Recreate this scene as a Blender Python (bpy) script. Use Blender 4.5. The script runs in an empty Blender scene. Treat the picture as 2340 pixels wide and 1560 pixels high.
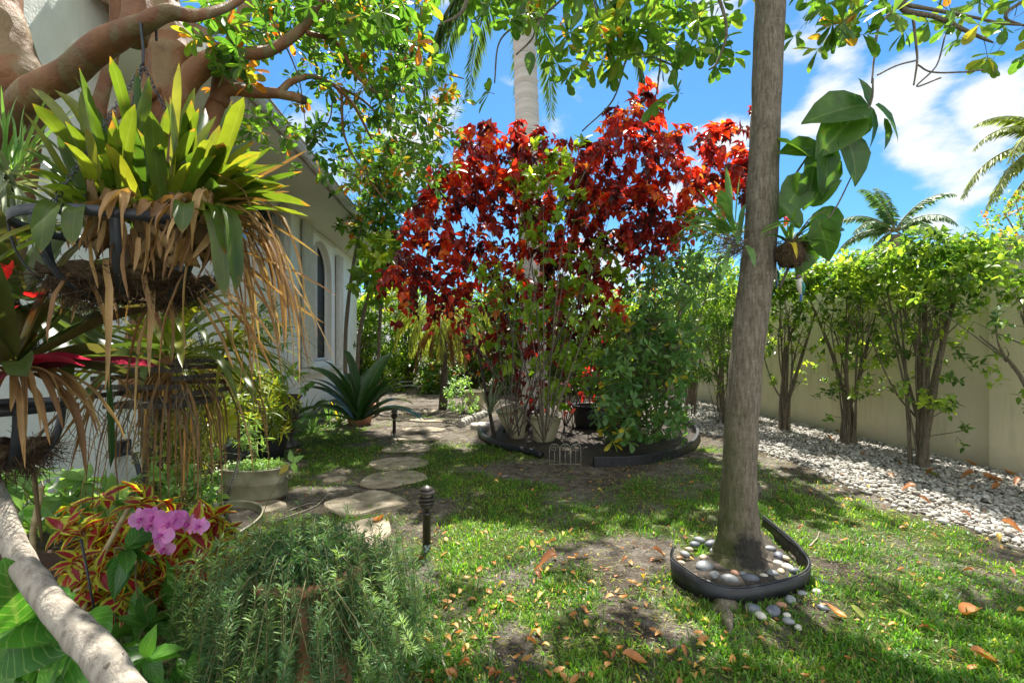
import bpy, math, random
import numpy as np
rng = np.random.default_rng(7)
random.seed(7)
S = bpy.context.scene
COL = S.collection
R = math.radians

# ---------------------------------------------------------------- camera
CAMH, F = 1.4, 1100.0
cam = bpy.data.objects.new('camera', bpy.data.cameras.new('camera'))
COL.objects.link(cam)
cam.data.sensor_width = 36
cam.data.lens = F / 2340 * 36
cam.data.shift_y = 10 / 2340
cam.data.clip_start = 0.05
cam.data.clip_end = 2000
cam.location = (0, 0, CAMH)
cam.rotation_euler = (R(90), 0, 0)
S.camera = cam

# ---------------------------------------------------------------- light
SUN_EL, SUN_AZ = 62.0, 7.0          # degrees; azimuth clockwise from +Y (the way the camera looks)
sun = bpy.data.objects.new('sun', bpy.data.lights.new('sun', 'SUN'))
COL.objects.link(sun)
sun.data.energy = 5.0
sun.data.angle = R(0.55)
sun.data.color = (1.0, 0.95, 0.86)
sun.rotation_euler = (R(90 - SUN_EL), 0, R(180 - SUN_AZ) )
sun.rotation_euler = (R(-(90 - SUN_EL)), 0, R(-SUN_AZ))
S.view_settings.view_transform = 'Standard'
S.view_settings.look = 'None'
S.view_settings.gamma = 1
S.view_settings.exposure = 1.36
S.cycles.max_bounces = 7
S.cycles.diffuse_bounces = 4
S.cycles.transmission_bounces = 4
S.cycles.transparent_max_bounces = 4
S.cycles.caustics_reflective = False
S.cycles.caustics_refractive = False
S.cycles.sample_clamp_indirect = 6

W = bpy.data.worlds.new('World')
S.world = W
W.use_nodes = True
nt = W.node_tree
nt.nodes.clear()
def N(nt, t, **k):
    n = nt.nodes.new(t)
    for a, b in k.items(): setattr(n, a, b)
    return n
wo = N(nt, 'ShaderNodeOutputWorld')
bg = N(nt, 'ShaderNodeBackground')
sky = N(nt, 'ShaderNodeTexSky', sky_type='NISHITA', sun_disc=False, sun_elevation=R(SUN_EL), sun_rotation=R(SUN_AZ))
sky.air_density = 1.0; sky.dust_density = 0.25; sky.ozone_density = 3.0
tc = N(nt, 'ShaderNodeTexCoord')
sep = N(nt, 'ShaderNodeSeparateXYZ')
nt.links.new(tc.outputs['Generated'], sep.inputs[0])
def M(op, a, b=None, c=None, t=nt, clamp=False):
    n = N(t, 'ShaderNodeMath', operation=op); n.use_clamp = clamp
    for i, v in enumerate((a, b, c)):
        if v is None: continue
        if isinstance(v, (int, float)): n.inputs[i].default_value = v
        else: t.links.new(v, n.inputs[i])
    return n.outputs[0]
nz = N(nt, 'ShaderNodeTexNoise'); nz.inputs['Scale'].default_value = 3.0; nz.inputs['Detail'].default_value = 9; nz.inputs['Roughness'].default_value = 0.56
mp = N(nt, 'ShaderNodeMapping'); mp.inputs['Scale'].default_value = (1.6, 1.2, 3.0); mp.inputs['Location'].default_value = (3.1, .4, 1.7)
nt.links.new(tc.outputs['Generated'], mp.inputs[0]); nt.links.new(mp.outputs[0], nz.inputs[0])
acc = None
CL = [(1690, 275, .10, .5), (1880, 245, .11, .6), (2040, 205, .09, .5), (2110, 370, .10, .6), (2210, 405, .09, .55), (1830, 90, .11, .5), (1640, 30, .08, .5),
      (2000, 560, .09, .42), (2120, 515, .08, .42), (1800, 640, .10, .4), (960, 310, .13, .6), (820, 160, .10, .5), (700, 340, .12, .5), (1060, 380, .1, .5),
      (2290, 250, .09, .5), (1500, 190, .09, .45), (1560, 440, .10, .45), (1930, 120, .08, .4), (1350, 640, .2, .35), (890, 590, .14, .4)]
for px, py, rad, am in CL:
    v = np.array([(px - 1170) / F, 1, -(py - 790) / F]); v /= np.linalg.norm(v)
    dp = N(nt, 'ShaderNodeVectorMath', operation='DISTANCE')
    dp.inputs[1].default_value = tuple(v); nt.links.new(tc.outputs['Generated'], dp.inputs[0])
    mr = N(nt, 'ShaderNodeMapRange', interpolation_type='SMOOTHSTEP')
    mr.inputs[1].default_value = 0; mr.inputs[2].default_value = rad
    mr.inputs[3].default_value = am; mr.inputs[4].default_value = 0
    nt.links.new(dp.outputs['Value'], mr.inputs[0])
    acc = mr.outputs[0] if acc is None else M('MAXIMUM', acc, mr.outputs[0])
# unseen fill light, added: broken bright cloud deck overhead and behind the camera
fill_deck = N(nt, 'ShaderNodeMapRange', interpolation_type='SMOOTHSTEP'); fill_deck.inputs[1].default_value = .72; fill_deck.inputs[2].default_value = .95; fill_deck.inputs[4].default_value = .42
nt.links.new(sep.outputs[2], fill_deck.inputs[0])
back = N(nt, 'ShaderNodeMapRange', interpolation_type='SMOOTHSTEP'); back.inputs[1].default_value = .15; back.inputs[2].default_value = -.35; back.inputs[4].default_value = .45
nt.links.new(sep.outputs[1], back.inputs[0])
dk = M('MAXIMUM', fill_deck.outputs[0], back.outputs[0])
fac = M('ADD', M('MULTIPLY_ADD', nz.outputs['Fac'], 1.5, -.25), M('MULTIPLY', M('MAXIMUM', acc, dk), 0.60))
cr = N(nt, 'ShaderNodeMapRange', interpolation_type='SMOOTHSTEP')
cr.inputs[1].default_value = 0.64; cr.inputs[2].default_value = 0.88; cr.inputs[3].default_value = 0; cr.inputs[4].default_value = .93
nt.links.new(fac, cr.inputs[0])
tint = N(nt, 'ShaderNodeMix', data_type='RGBA', blend_type='MULTIPLY'); tint.inputs[0].default_value = 1
nt.links.new(sky.outputs[0], tint.inputs[6]); tint.inputs[7].default_value = (0.33, 0.61, 0.76, 1)
mx = N(nt, 'ShaderNodeMix', data_type='RGBA')
nt.links.new(cr.outputs[0], mx.inputs[0]); nt.links.new(tint.outputs[2], mx.inputs[6]); cb = N(nt, 'ShaderNodeMix', data_type='RGBA'); nt.links.new(M('MULTIPLY', dk, 2.2, clamp=True), cb.inputs[0]); cb.inputs[6].default_value = (4.2, 4.3, 4.4, 1); cb.inputs[7].default_value = (12.5, 12.0, 11.2, 1); nt.links.new(cb.outputs[2], mx.inputs[7])
nt.links.new(mx.outputs[2], bg.inputs[0]); bg.inputs[1].default_value = 0.10
nt.links.new(bg.outputs[0], wo.inputs[0])

# ---------------------------------------------------------------- geometry helpers
def P(px, py, d): return np.array([(px - 1170) / F * d, d, CAMH - (py - 790) / F * d])
def G(px, py, h=0.0):
    d = (CAMH - h) * F / (py - 790)
    return np.array([(px - 1170) / F * d, d, h])
DS, DC = 105 / math.hypot(105, 1100), 1100 / math.hypot(105, 1100)
def UV(u, v, z=0.0): return np.array([-DS * u + DC * v, DC * u + DS * v, z])
def nrm(a):
    a = np.asarray(a, float); return a / np.maximum(np.linalg.norm(a, axis=-1, keepdims=True), 1e-9)
def vnoise(x, y, seed=0):
    x = np.asarray(x, float); y = np.asarray(y, float)
    t = np.random.default_rng(seed).random((64, 64))
    xi = np.floor(x).astype(int); yi = np.floor(y).astype(int); fx = x - xi; fy = y - yi
    fx = fx * fx * (3 - 2 * fx); fy = fy * fy * (3 - 2 * fy)
    g = lambda i, j: t[i % 64, j % 64]
    return (g(xi, yi) * (1 - fx) + g(xi + 1, yi) * fx) * (1 - fy) + (g(xi, yi + 1) * (1 - fx) + g(xi + 1, yi + 1) * fx) * fy
def curve(pts, n):
    """Catmull-Rom through pts (rows may carry radii), n samples."""
    p = np.asarray(pts, float)
    if len(p) < 3: 
        t = np.linspace(0, 1, n)[:, None]; return p[0] * (1 - t) + p[-1] * t
    q = np.vstack([2 * p[0] - p[1], p, 2 * p[-1] - p[-2]])
    s = np.linspace(0, len(p) - 1 - 1e-6, n); i = s.astype(int); f = (s - i)[:, None]
    a, b, c, d = q[i], q[i + 1], q[i + 2], q[i + 3]
    return .5 * (2 * b + (c - a) * f + (2 * a - 5 * b + 4 * c - d) * f ** 2 + (3 * b - a - 3 * c + d) * f ** 3)

class MB:
    def __init__(s): s.v = []; s.f = {}; s.lf = []; s.n = 0
    def add(s, v, faces, lf=None):
        v = np.asarray(v, float).reshape(-1, 3)
        if lf is None: lf = np.zeros((len(v), 3))
        s.v.append(v); s.lf.append(np.asarray(lf, float).reshape(-1, 3))
        for f in faces:
            f = np.asarray(f, int)
            if f.size: s.f.setdefault(f.shape[1], []).append(f + s.n)
        s.n += len(v)
    def tube(s, pts, rad, sides=8, n=None, rnd=0.0, cap=True, wob=0.0):
        p = np.asarray(pts, float)
        r = np.full(len(p), rad) if np.isscalar(rad) else np.asarray(rad, float)
        if n:
            c = curve(np.column_stack([p, r]), n); p, r = c[:, :3], np.maximum(c[:, 3], 1e-4)
        m = len(p)
        t = nrm(np.gradient(p, axis=0))
        ref = np.array([0, 0, 1.]) if abs(t[0][2]) < .9 else np.array([1., 0, 0])
        a = nrm(np.cross(t[0], ref)); A = [a]
        for i in range(1, m):
            a = a - t[i] * np.dot(a, t[i]); a = a / max(np.linalg.norm(a), 1e-9); A.append(a)
        A = np.array(A); B = np.cross(t, A)
        th = np.linspace(0, 2 * np.pi, sides, endpoint=False)
        rr = r[:, None] * np.ones(sides)
        if wob:
            rr = rr * (1 + wob * (vnoise(np.arange(m)[:, None] * .45 + 0 * th, np.cos(th) * 1.5 + 9 + 0 * p[:, :1], int(rnd * 99)) - .5) * 2)
        V = p[:, None] + rr[..., None] * (np.cos(th)[None, :, None] * A[:, None] + np.sin(th)[None, :, None] * B[:, None])
        i = np.arange(m - 1)[:, None] * sides; j = np.arange(sides)[None]
        k = (j + 1) % sides
        q = np.stack([i + j, i + k, i + sides + k, i + sides + j], -1).reshape(-1, 4)
        lf = np.zeros((m, sides, 3)); lf[..., 0] = rnd; lf[..., 2] = np.linspace(0, 1, m)[:, None]
        fs = [q]
        if cap: fs += [np.arange(sides)[None, ::-1], (np.arange(sides) + (m - 1) * sides)[None]]
        s.add(V, fs, lf)
    def lathe(s, prof, c=(0, 0, 0), seg=32, ax=None, sc=(1, 1), rnd=0):
        prof = np.asarray(prof, float); m = len(prof)
        th = np.linspace(0, 2 * np.pi, seg, endpoint=False)
        V = np.zeros((m, seg, 3))
        V[..., 0] = prof[:, :1] * np.cos(th) * sc[0]; V[..., 1] = prof[:, :1] * np.sin(th) * sc[1]; V[..., 2] = prof[:, 1:2]
        if ax is not None:
            z = nrm(np.array(ax, float)); x = nrm(np.cross([0, 1, 0], z)); y = np.cross(z, x)
            V = V[..., :1] * x + V[..., 1:2] * y + V[..., 2:] * z
        V = V + np.asarray(c, float)
        i = np.arange(m - 1)[:, None] * seg; j = np.arange(seg)[None]; k = (j + 1) % seg
        s.add(V, [np.stack([i + j, i + k, i + seg + k, i + seg + j], -1).reshape(-1, 4)])
    def hexa(s, c8):
        s.add(c8, [np.array([[0, 3, 2, 1], [4, 5, 6, 7], [0, 1, 5, 4], [1, 2, 6, 5], [2, 3, 7, 6], [3, 0, 4, 7]])])
    def box(s, x0, x1, y0, y1, z0, z1):
        s.hexa([[x0, y0, z0], [x1, y0, z0], [x1, y1, z0], [x0, y1, z0], [x0, y0, z1], [x1, y0, z1], [x1, y1, z1], [x0, y1, z1]])
    def boxuv(s, u0, u1, v0, v1, z0, z1):
        s.hexa([UV(u0, v0, z0), UV(u0, v1, z0), UV(u1, v1, z0), UV(u1, v0, z0), UV(u0, v0, z1), UV(u0, v1, z1), UV(u1, v1, z1), UV(u1, v0, z1)])
    def build(s, name, mat, parent=None, smooth=True, loc=None):
        V = np.concatenate(s.v); L = np.concatenate(s.lf)
        off = np.array(parent['_loc']) if parent is not None else (np.zeros(3) if loc is None else np.asarray(loc, float))
        V = V - off
        me = bpy.data.meshes.new(name)
        me.vertices.add(len(V)); me.vertices.foreach_set('co', V.astype(np.float32).ravel())
        loops = []; tot = []
        for k, fl in s.f.items():
            a = np.concatenate(fl); loops.append(a.ravel()); tot.append(np.full(len(a), k))
        loops = np.concatenate(loops); tot = np.concatenate(tot)
        me.loops.add(len(loops)); me.loops.foreach_set('vertex_index', loops.astype(np.int32))
        st = np.concatenate([[0], np.cumsum(tot)[:-1]])
        me.polygons.add(len(tot)); me.polygons.foreach_set('loop_start', st.astype(np.int32)); me.polygons.foreach_set('loop_total', tot.astype(np.int32))
        me.polygons.foreach_set('use_smooth', np.full(len(tot), smooth))
        at = me.attributes.new('lf', 'FLOAT_VECTOR', 'POINT'); at.data.foreach_set('vector', L.astype(np.float32).ravel())
        me.update(calc_edges=True); me.validate()
        me.materials.append(mat)
        o = bpy.data.objects.new(name, me); COL.objects.link(o)
        if parent is not None: o.parent = parent
        else: o.location = off
        return o

def tag(o, label=None, cat=None, group=None, kind=None):
    if label: o['label'] = label
    if cat: o['category'] = cat
    if group: o['group'] = group
    if kind: o['kind'] = kind
    return o
def thing(name, label, cat, loc=(0, 0, 0), group=None):
    o = bpy.data.objects.new(name, None); COL.objects.link(o)
    o.location = loc; o.empty_display_size = .1
    o['_loc'] = [float(x) for x in loc]
    return tag(o, label, cat, group)
def structure(mb, name, mat, **k): return tag(mb.build(name, mat, **k), kind='structure')

def inst(mb, T, pos, dirs, up, size, rnd, width=1.0):
    tv, tlf, tf = T
    pos = np.asarray(pos, float); m = len(pos)
    y = nrm(dirs); up = np.asarray(up, float) + rng.normal(0, 1e-3, (m, 3)); z = nrm(up - (up * y).sum(1, keepdims=True) * y); x = np.cross(y, z)
    size = np.broadcast_to(np.asarray(size, float), (m,))[:, None, None]
    width = np.broadcast_to(np.asarray(width, float), (m,))[:, None, None]
    V = pos[:, None] + size * (tv[None, :, :1] * width * x[:, None] + tv[None, :, 1:2] * y[:, None] + tv[None, :, 2:] * z[:, None])
    n = len(tv)
    lf = np.zeros((m, n, 3)); lf[..., 0] = np.broadcast_to(rnd, (m,))[:, None]; lf[..., 1:] = tlf[None]
    o = (np.arange(m) * n)[:, None, None]
    mb.add(V, [(f[None] + o).reshape(-1, f.shape[1]) for f in tf], lf)

def leafT(prof, cols=3, fold=.25, arch=.15, wave=0.0):
    """leaf along +Y, 0..1; prof = [(t, halfwidth)]."""
    v = []; lf = []; xs = np.linspace(-1, 1, cols)
    for t, hw in prof:
        for x in xs:
            v.append([x * hw, t, fold * abs(x) * hw - arch * t * t + wave * math.sin(t * 17) * abs(x)]); lf.append([abs(x), t])
    m = len(prof); f = []
    for i in range(m - 1):
        for j in range(cols - 1):
            a = i * cols + j; f.append([a, a + 1, a + cols + 1, a + cols])
    return np.array(v), np.array(lf), [np.array(f)]
T_OV = leafT([(0, .005), (.15, .19), (.4, .26), (.7, .17), (1, .004)])
T_RED = leafT([(0, .02), (.06, .22), (.24, .36), (.52, .31), (.8, .12), (1, .004)], fold=.55, arch=.42)
T_OB = leafT([(0, .01), (.3, .10), (.62, .21), (.85, .19), (.96, .1), (1, .02)], arch=.1)
T_HEART = leafT([(0, .02), (.04, .25), (.2, .38), (.45, .34), (.75, .16), (1, .004)], fold=.3, arch=.3)
T_LAN = leafT([(0, .01), (.3, .085), (.6, .075), (1, .003)], arch=.25)
T_BIG = leafT([(0, .02), (.06, .2), (.25, .4), (.5, .42), (.75, .28), (.92, .1), (1, .01)], cols=5, fold=.15, arch=.25, wave=.015)
T_COL = leafT([(0, .01), (.1, .18), (.25, .28), (.32, .26), (.45, .3), (.52, .26), (.65, .24), (.72, .18), (.85, .12), (1, .004)], cols=5, fold=.25, arch=.3, wave=.012)
def loT(hw=.26, mid=.45, fold=.2, arch=.12):
    v = np.array([[0, 0, 0], [-hw, mid, fold * hw], [0, mid, -arch * .3], [hw, mid, fold * hw], [0, 1, -arch]])
    return v, np.array([[0, 0], [1, mid], [0, mid], [1, mid], [0, 1]]), [np.array([[0, 2, 1], [0, 3, 2], [1, 2, 4], [2, 3, 4]])]
T_LO = loT(); T_LON = loT(.1, .4); T_NEEDLE = loT(.05, .4, 0, .1)
v_, l_, f_ = loT(.5, .5, .1, .05); T_ROUND = (v_, l_, f_)

def rdir(n, up=0.0, spread=1.0):
    d = rng.normal(0, 1, (n, 3)) * spread; d[:, 2] += up; return nrm(d)

def in_poly(x, y, poly):
    p = np.asarray(poly, float); r = np.zeros(len(x), bool); j = len(p) - 1
    for i in range(len(p)):
        c = ((p[i, 1] > y) != (p[j, 1] > y)) & (x < (p[j, 0] - p[i, 0]) * (y - p[i, 1]) / (p[j, 1] - p[i, 1] + 1e-12) + p[i, 0])
        r ^= c; j = i
    return r
def region(poly, n, d0, d1, freq=1 / 60, thr=.0, seed=1):
    """n points of a volume whose outline seen from the garden's entrance follows poly, between distances d0 and d1"""
    p = np.asarray(poly, float); lo, hi = p.min(0), p.max(0); out = []; c = 0
    while c < n:
        x = rng.uniform(lo[0], hi[0], n * 2); y = rng.uniform(lo[1], hi[1], n * 2); d = rng.uniform(d0, d1, n * 2)
        k = in_poly(x, y, poly)
        if thr: k &= vnoise(x * freq + d * 1.7, y * freq + d * 1.1, seed) > thr
        q = np.stack([(x - 1170) / F * d, d, CAMH - (y - 790) / F * d], 1)[k]; out.append(q); c += len(q)
    return np.concatenate(out)[:n]

def sprays(ml, mt, anchors, T, lsize=.08, nleaf=7, slen=.16, up=.2, droop=0.0, twig=.0022, rlo=0, rhi=1, whorl=False, outc=None):
    """leafy twig ends: at each anchor a short twig with leaves along it or whorled at its tip"""
    A = np.asarray(anchors, float); m = len(A)
    d = rdir(m, up)
    if outc is not None: d = nrm(d * .7 + nrm(A - outc) * .9)
    L = slen * rng.uniform(.6, 1.3, m)
    for i in range(m):
        p0 = A[i]; p1 = p0 + d[i] * L[i] * .5; p2 = p0 + d[i] * L[i] + np.array([0, 0, -droop * L[i]])
        if mt is not None: mt.tube([p0, p1, p2], [twig, twig * .8, twig * .4], 4, cap=False, rnd=rng.random())
    t = (rng.uniform(.75, 1.05, (m, nleaf)) if whorl else np.linspace(.15, 1.05, nleaf)[None] + rng.normal(0, .04, (m, nleaf)))
    pos = A[:, None] + d[:, None] * (L[:, None] * t)[..., None]; pos[..., 2] -= droop * L[:, None] * t ** 2
    side = nrm(np.cross(d, rdir(m))); s2 = np.cross(d, side)
    th = (np.arange(nleaf) * 2.4)[None] + rng.uniform(0, 6, (m, 1))
    ld = d[:, None] * (.35 if whorl else .55) + side[:, None] * np.cos(th)[..., None] + s2[:, None] * np.sin(th)[..., None]
    ld[..., 2] -= droop * .8; ld += rng.normal(0, .18, ld.shape)
    upv = np.zeros_like(ld); upv[..., 2] = 1; upv += d[:, None] * .5 + rng.normal(0, .35, ld.shape)
    base = rng.uniform(rlo, rhi, (m, 1)); rnd = np.clip(base + rng.normal(0, .18 * (rhi - rlo), (m, nleaf)), 0, 1)
    inst(ml, T, pos.reshape(-1, 3), ld.reshape(-1, 3), upv.reshape(-1, 3), (lsize * rng.uniform(.65, 1.2, m * nleaf)), rnd.ravel())

def strap(mb, p0, d, L, w, droop, n=9, rnd=.5, blunt=.6, fold=.35, twist=0.0, curl=0.0, kink=None):
    """one long leaf: starts at p0 along d, sags under its weight"""
    d = nrm(np.asarray(d, float)); p = np.asarray(p0, float).copy(); pts = [p.copy()]; h = L / (n - 1); dd = d.copy(); ds = [d.copy()]
    for i in range(1, n):
        t = i / (n - 1)
        dd = nrm(dd + np.array([0, 0, -droop * h * (0.4 + 1.6 * t)]) + rng.normal(0, curl, 3))
        if kink and i == int(kink[0] * n): dd = nrm(dd + np.array([0, 0, -kink[1]]))
        p = p + dd * h; pts.append(p.copy()); ds.append(dd.copy())
    pts = np.array(pts); ds = np.array(ds)
    side = nrm(np.cross(d, [0, 0, 1]) + rng.normal(0, .05, 3)) if abs(d[2]) < .97 else nrm(np.cross(d, rng.normal(0, 1, 3)))
    sd = []
    for i in range(n):
        s = nrm(side - ds[i] * np.dot(side, ds[i])); u = np.cross(s, ds[i]); a = twist * i / (n - 1)
        sd.append(s * math.cos(a) + u * math.sin(a))
    sd = np.array(sd); up = np.cross(sd, ds)
    t = np.linspace(0, 1, n)
    hw = w * .5 * np.clip(np.minimum(.55 + .9 * t, 1), 0, 1) * np.clip((1 - t) / (1 - blunt), 0, 1) ** .5
    hw[-1] = w * .02
    V = np.stack([pts - sd * hw[:, None] + up * (fold * hw)[:, None], pts, pts + sd * hw[:, None] + up * (fold * hw)[:, None]], 1)
    lf = np.zeros((n, 3, 3)); lf[..., 0] = rnd; lf[:, 0, 1] = 1; lf[:, 2, 1] = 1; lf[..., 2] = t[:, None]
    i = np.arange(n - 1)[:, None] * 3; j = np.arange(2)[None]
    mb.add(V, [np.stack([i + j, i + j + 1, i + 4 + j, i + 3 + j], -1).reshape(-1, 4)], lf)
    return pts

def frond(ml, mr, base, d, L, droop, nl=60, ll=.5, lw=.08, hang=.5, rw=.02, spread=.9, rnd=.5, T=T_NEEDLE, start=.12):
    n = 24; dd = nrm(np.asarray(d, float)); p = np.asarray(base, float).copy(); P_ = [p.copy()]; D_ = [dd.copy()]
    for i in range(1, n):
        t = i / (n - 1); dd = nrm(dd + np.array([0, 0, -droop * L / n * (0.3 + 1.8 * t)])); p = p + dd * L / (n - 1); P_.append(p.copy()); D_.append(dd.copy())
    P_ = np.array(P_); D_ = np.array(D_)
    mr.tube(P_, np.linspace(rw, rw * .15, n), 5, cap=False)
    t = np.repeat(np.linspace(start, 1, nl), 2) + rng.normal(0, .004, nl * 2); t = np.clip(t, 0, .999)
    s = t * (n - 1); i = s.astype(int); f = (s - i)[:, None]
    pos = P_[i] * (1 - f) + P_[np.minimum(i + 1, n - 1)] * f; dr = D_[i]
    side = nrm(np.cross(dr, np.array([0, 0, 1.]) + rng.normal(0, .02, 3))); sg = np.tile([1, -1], nl)[:, None]
    ld = side * sg * spread + dr * .55 + rng.normal(0, .1, (nl * 2, 3)); ld[:, 2] -= hang
    ln = ll * (np.sin(np.clip(t * 2.6 + .45, 0, np.pi)) * .75 + .3) * rng.uniform(.85, 1.1, nl * 2)
    inst(ml, T, pos, ld, np.cross(ld, dr) * sg + rng.normal(0, .2, (nl * 2, 3)), ln, np.clip(rnd + rng.normal(0, .15, nl * 2), 0, 1), width=lw / .1 * 1.0)

# ---------------------------------------------------------------- materials
def mat_new(name):
    m = bpy.data.materials.new(name); m.use_nodes = True; t = m.node_tree; t.nodes.clear()
    out = N(t, 'ShaderNodeOutputMaterial'); b = N(t, 'ShaderNodeBsdfPrincipled'); t.links.new(b.outputs[0], out.inputs[0])
    return m, t, b, out
def ramp(t, fac, stops, interp='LINEAR'):
    r = N(t, 'ShaderNodeValToRGB'); r.color_ramp.interpolation = interp
    e = r.color_ramp.elements
    while len(e) < len(stops): e.new(.5)
    for el, (p, c) in zip(e, stops): el.position = p; el.color = (*c, 1)
    t.links.new(fac, r.inputs[0]); return r.outputs[0]
def noise(t, scale, detail=5, rough=.55, vec=None, dist=0):
    n = N(t, 'ShaderNodeTexNoise'); n.inputs['Scale'].default_value = scale; n.inputs['Detail'].default_value = detail; n.inputs['Roughness'].default_value = rough; n.inputs['Distortion'].default_value = dist
    if vec is None:
        g = N(t, 'ShaderNodeNewGeometry'); vec = g.outputs['Position']
    t.links.new(vec, n.inputs['Vector']); return n.outputs['Fac']
def posmap(t, sc):
    g = N(t, 'ShaderNodeNewGeometry'); m = N(t, 'ShaderNodeMapping'); m.inputs['Scale'].default_value = sc; t.links.new(g.outputs['Position'], m.inputs[0]); return m.outputs[0]
def bump(t, b, h, st=.3, dist=.01):
    n = N(t, 'ShaderNodeBump'); n.inputs['Strength'].default_value = st; n.inputs['Distance'].default_value = dist
    t.links.new(h, n.inputs['Height']); t.links.new(n.outputs[0], b.inputs['Normal'])
def mixc(t, fac, a, b, mode='MIX'):
    m = N(t, 'ShaderNodeMix', data_type='RGBA', blend_type=mode)
    for i, v in ((0, fac), (6, a), (7, b)):
        if isinstance(v, (int, float)): m.inputs[i].default_value = v
        elif isinstance(v, tuple): m.inputs[i].default_value = (*v, 1)
        else: t.links.new(v, m.inputs[i])
    return m.outputs[2]
def leafmat(name, stops, trans=.45, tmul=2.2, rough=.38, rib=.25, edge=None, spot=0.0, tip=None, spec=.5, veins=0):
    m, t, b, out = mat_new(name)
    a = N(t, 'ShaderNodeAttribute', attribute_name='lf'); sp = N(t, 'ShaderNodeSeparateXYZ'); t.links.new(a.outputs['Vector'], sp.inputs[0])
    c = ramp(t, sp.outputs[0], stops)
    if rib:
        f = M('MULTIPLY', M('SUBTRACT', 1, M('MULTIPLY', sp.outputs[1], 9, t=t), t=t, clamp=True), rib, t=t)
        c = mixc(t, f, c, (.35, .40, .16))
    if veins:
        vv = M('FRACT', M('MULTIPLY', M('SUBTRACT', sp.outputs[2], M('MULTIPLY', sp.outputs[1], .38, t=t), t=t), veins, t=t), t=t)
        vm = M('SUBTRACT', 1, M('MULTIPLY', M('ABSOLUTE', M('SUBTRACT', vv, .5, t=t), t=t), 9, t=t), t=t, clamp=True)
        c = mixc(t, M('MULTIPLY', vm, .45, t=t), c, (.30, .42, .12))
    if edge:
        nn = noise(t, 90, 3); col, lo, hi = edge
        f = N(t, 'ShaderNodeMapRange'); t.links.new(M('ADD', sp.outputs[1], M('MULTIPLY', M('SUBTRACT', nn, .5, t=t), .45, t=t), t=t), f.inputs[0]); f.inputs[1].default_value = lo; f.inputs[2].default_value = hi
        c = mixc(t, f.outputs[0], c, col)
    if tip:
        col, lo = tip
        f = N(t, 'ShaderNodeMapRange'); t.links.new(M('ADD', sp.outputs[2], M('MULTIPLY', M('SUBTRACT', noise(t, 25, 3), .5, t=t), .5, t=t), t=t), f.inputs[0]); f.inputs[1].default_value = lo; f.inputs[2].default_value = 1.05
        c = mixc(t, f.outputs[0], c, col)
    if spot:
        f = N(t, 'ShaderNodeMapRange'); t.links.new(noise(t, 45, 4), f.inputs[0]); f.inputs[1].default_value = .62; f.inputs[2].default_value = .72; f.inputs[4].default_value = spot
        c = mixc(t, f.outputs[0], c, (.13, .08, .03))
    nv = N(t, 'ShaderNodeMapRange'); t.links.new(noise(t, 14, 3), nv.inputs[0]); nv.inputs[1].default_value = .3; nv.inputs[2].default_value = .7; nv.inputs[3].default_value = .75; nv.inputs[4].default_value = 1.25
    c2 = N(t, 'ShaderNodeVectorMath', operation='SCALE'); t.links.new(c, c2.inputs[0]); t.links.new(nv.outputs[0], c2.inputs['Scale'])
    t.links.new(c2.outputs[0], b.inputs['Base Color']); b.inputs['Roughness'].default_value = rough; b.inputs['Specular IOR Level'].default_value = spec
    tr = N(t, 'ShaderNodeBsdfTranslucent'); c3 = N(t, 'ShaderNodeVectorMath', operation='MULTIPLY'); t.links.new(c2.outputs[0], c3.inputs[0])
    c3.inputs[1].default_value = (tmul * 1.12, tmul * 1.1, tmul * .55); t.links.new(c3.outputs[0], tr.inputs[0])
    ms = N(t, 'ShaderNodeMixShader'); ms.inputs[0].default_value = trans
    t.links.new(b.outputs[0], ms.inputs[1]); t.links.new(tr.outputs[0], ms.inputs[2]); t.links.new(ms.outputs[0], out.inputs[0])
    return m
def simple(name, stops, scale=20, rough=.6, bst=.2, bd=.004, metal=0.0, spec=.5, detail=6, aniso=None):
    m, t, b, out = mat_new(name)
    f = noise(t, scale, detail, vec=posmap(t, aniso) if aniso else None)
    mr = N(t, 'ShaderNodeMapRange'); t.links.new(f, mr.inputs[0]); mr.inputs[1].default_value = .28; mr.inputs[2].default_value = .72
    t.links.new(ramp(t, mr.outputs[0], stops), b.inputs['Base Color'])
    b.inputs['Roughness'].default_value = rough; b.inputs['Metallic'].default_value = metal; b.inputs['Specular IOR Level'].default_value = spec
    if bst: bump(t, b, noise(t, scale * 3, 6, vec=posmap(t, aniso) if aniso else None), bst, bd)
    return m
g3 = lambda r, g, b: (r, g, b)
MT = {}
MT['can'] = leafmat('leaf small canopy', [(0, (.03, .085, .012)), (.5, (.055, .13, .016)), (.91, (.11, .19, .022)), (.97, (.32, .22, .02)), (1, (.40, .13, .015))], .5, 2.6)
MT['big'] = leafmat('leaf broad canopy', [(0, (.045, .11, .016)), (.55, (.085, .17, .022)), (.88, (.17, .23, .03)), (.96, (.34, .27, .03)), (1, (.42, .15, .02))], .52, 2.4, spot=.6)
MT['red'] = leafmat('leaf copper red', [(0, (.05, .008, .014)), (.3, (.14, .010, .015)), (.65, (.38, .018, .014)), (.92, (.60, .045, .016)), (1, (.65, .20, .04))], .5, 1.8, rib=.12)
MT['lime'] = leafmat('leaf lime', [(0, (.14, .26, .02)), (1, (.30, .42, .04))], .5, 1.8)
MT['mid'] = leafmat('leaf mid green', [(0, (.06, .15, .04)), (.8, (.15, .27, .08)), (.93, (.15, .24, .05)), (.97, (.55, .42, .03)), (1, (.62, .46, .03))], .42, 2.0, rough=.42)
MT['hedge'] = leafmat('leaf hedge', [(0, (.045, .11, .02)), (.5, (.13, .23, .035)), (1, (.34, .44, .05))], .5, 2.0)
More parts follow.
